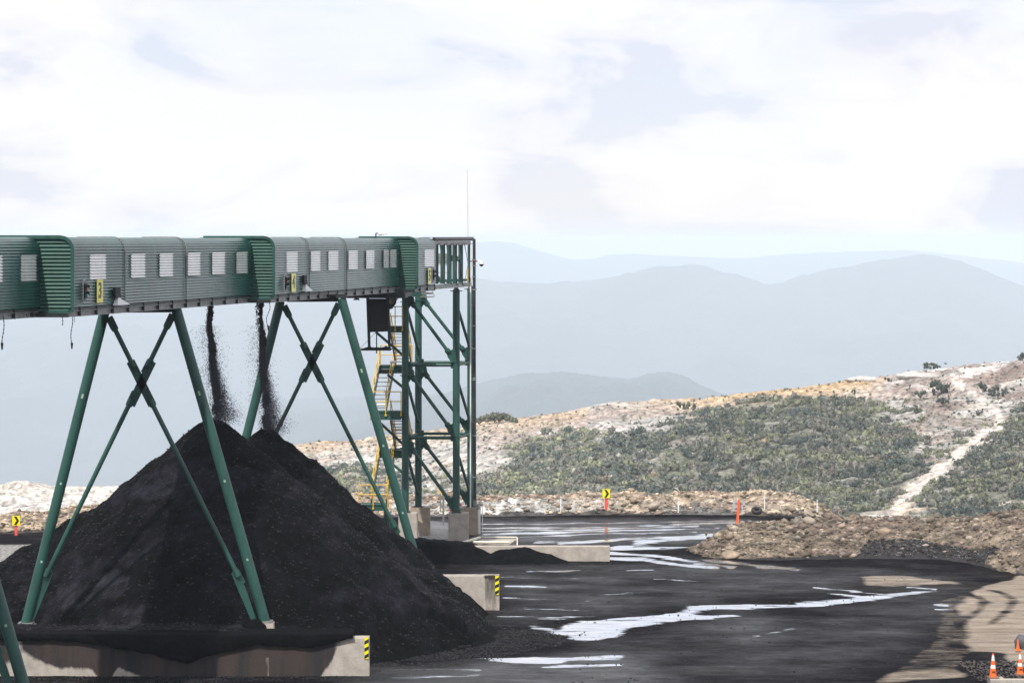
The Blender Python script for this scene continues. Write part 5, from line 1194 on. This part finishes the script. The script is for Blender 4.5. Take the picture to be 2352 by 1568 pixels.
# tyre lying against the far bank
ty = P(1738,1172,150.2); Rm = Matrix.Rotation(math.radians(28), 3, 'X'); NV, NU = 12, 40; V = []
for i in range(NU):
    a = 2*math.pi*i/NU
    for j in range(NV):
        bb = 2*math.pi*j/NV; rr0 = .205+.085*math.cos(bb); hz_ = .11*math.copysign(abs(math.sin(bb))**.6, math.sin(bb))
        p = Rm @ Vector((rr0*math.cos(a), rr0*math.sin(a), hz_)); V.append(ty+p)
Fc = [(i*NV+j, i*NV+(j+1) % NV, ((i+1) % NU)*NV+(j+1) % NV, ((i+1) % NU)*NV+j) for i in range(NU) for j in range(NV)]
tag(np_mesh('tyre', np.array([v[:] for v in V]), np.array(Fc), M_tyre, smooth=True, origin=tuple(ty)), 'old black tyre lying at the foot of the far bank', 'tyre')
ty2 = G(1000+745-0, 1, 0) if False else None
# grass tufts
def tuft(x, y, D, s, lab):
    p = P(x, y, D); m = MB()
    for i in range(70):
        a = random.uniform(0, 6.28); h = s*random.uniform(.6, 1.1); d = Vector((math.cos(a), math.sin(a), 0)); b0_ = p+d*s*.15*random.random(); w = Vector((-d.y, d.x, 0))*.006
        t1 = b0_+d*s*.3*random.random()+Vector((0,0,h*.6)); t2 = t1+d*s*.35*random.random()+Vector((0,0,h*.3)); m.add([b0_-w, b0_+w, t1+w, t1-w, t2], [(0,1,2,3),(3,2,4)])
    tag(m.build('grass_tuft', material('dry_grass', (.34,.27,.13), .8, var=.3), origin=tuple(p)), lab, 'grass tuft', 'dry grass tufts on the banks')
tuft(1745,1243,136,.26,'dry yellow grass tuft on the middle of the near bank face'); tuft(1622,1230,136,.22,'dry grass tuft at the left end of the near bank'); tuft(1877,1182,149,.2,'dark grass tuft at the foot of the marker post by the bank end')

# ================================================================== CONES AND KERB at the lower right
def cone_(x, y0, y1, lab, plain=False, w=9.0):
    D = 15*F/(1568-548)*1.0 if not plain else 15*F/(1496-548); zb = Z(y1, D); H = (y1-y0)*D/F; b = P(x, y1, D); r0 = H*.155; r1 = H*.035
    r = empty('traffic_cone', b, lab, 'traffic cone', 'orange traffic cones at the lower right'); 
    bands = [(0,1,M_cone)] if plain else [(0,.37,M_cone),(.37,.52,M_white),(.52,.70,M_cone),(.70,.93,M_white),(.93,1,M_cone)]
    for k, (a, c, mt) in enumerate(bands):
        m = MB(); f_ = lambda t: r0+(r1-r0)*t
        m.tube(b+Vector((0,0,.04+a*(H-.04))), b+Vector((0,0,.04+c*(H-.04))), f_(a), f_(c), 24); m.build('cone_body' if mt is M_cone else 'reflective_band', mt, parent=r, smooth=True)
    m = MB(); s = r0*1.5; pts = [(-s,-s*.7),(-s*.7,-s),(s*.7,-s),(s,-s*.7),(s,s*.7),(s*.7,s),(-s*.7,s),(-s,s*.7)]; m.prism([(b.x+p[0], b.y+p[1], b.z) for p in pts], (0,0,.045)); m.build('base', M_cone if plain else material('worn_base', (.22,.14,.10), .7, var=.5, vscale=8), parent=r)
    if not plain:
        m = MB(); m.box(b+Vector((.005,-r0*.86,H*.285)), (r0*.9,.01,H*.02)); m.box(b+Vector((.005,-r0*.89,H*.245)), (r0*1.0,.01,H*.02)); m.build('printed_mark', M_signblack, parent=r)
    return b
c0 = cone_(2281, 1500, 1556, 'tall orange cone with two white bands at the end of the kerb'); cone_(2343, 1498, 1549, 'tall banded cone cut by the right edge'); cone_(2338, 1467, 1493, 'short plain orange cone before a grey bag', True)
Dk = 15*F/(1568-548); z1 = Z(1556, Dk)
m = MB(); m.bbox((X(2272,Dk)-.02, Dk-.45, -.1), (X(2297,Dk)+.12, Dk+.3, z1)); m.bbox((X(2297,Dk)+.121, Dk-.42, -.1), (38, Dk-.1, z1+.0)); 
o = m.build('kerb_wall', M_conc, origin=(X(2290,Dk), Dk, 0)); tag(o, 'low concrete kerb wall in the lower right corner', 'kerb wall')
Db2 = 15*F/(1492-548); V, Fc = ICO3; V = V*np.array([.34,.3,.36])*(1+.4*fbm(V[:, 0]*2, V[:, 2]*2+V[:, 1], 19, 4))[:, None]
tag(np_mesh('sandbag', V+np.array(P(2351,1478,Db2+.4)), Fc, material('bag_cloth', (.10,.10,.12), .7, var=.6, vscale=3, bump=.05, bscale=5), smooth=True, origin=tuple(P(2351,1478,Db2))), 'dark grey bag behind the short plain cone', 'bag')
V, Fc = chunks(np.stack([rng.uniform(15.8, 18.8, 900), rng.uniform(96.5, 101, 900), np.full(900, .02)], 1), rng.uniform(.02, .07, 900))
tag(np_mesh('loose_gravel', V, Fc, material('dark_gravel', (.10,.085,.08), .85, var=.8, vscale=3)), 'dark loose gravel around the traffic cones', 'gravel', kind='stuff')

# ================================================================== HAZE
hb = MB(); hb.bbox((-17000,-60,-797.5), (17000,37000,34)); hz_o = hb.build('haze', None); tag(hz_o, 'pale blue haze lying over the valley', kind='stuff')
hm_ = bpy.data.materials.new('haze_air'); hm_.use_nodes = True; t = hm_.node_tree; t.nodes.clear()
pv = N(t, 'ShaderNodeVolumePrincipled'); pv.inputs['Color'].default_value = (.785,.885,1.0,1); pv.inputs['Density'].default_value = .00013; pv.inputs['Anisotropy'].default_value = -.24
ou = N(t, 'ShaderNodeOutputMaterial'); t.links.new(pv.outputs[0], ou.inputs['Volume']); hz_o.data.materials.append(hm_)
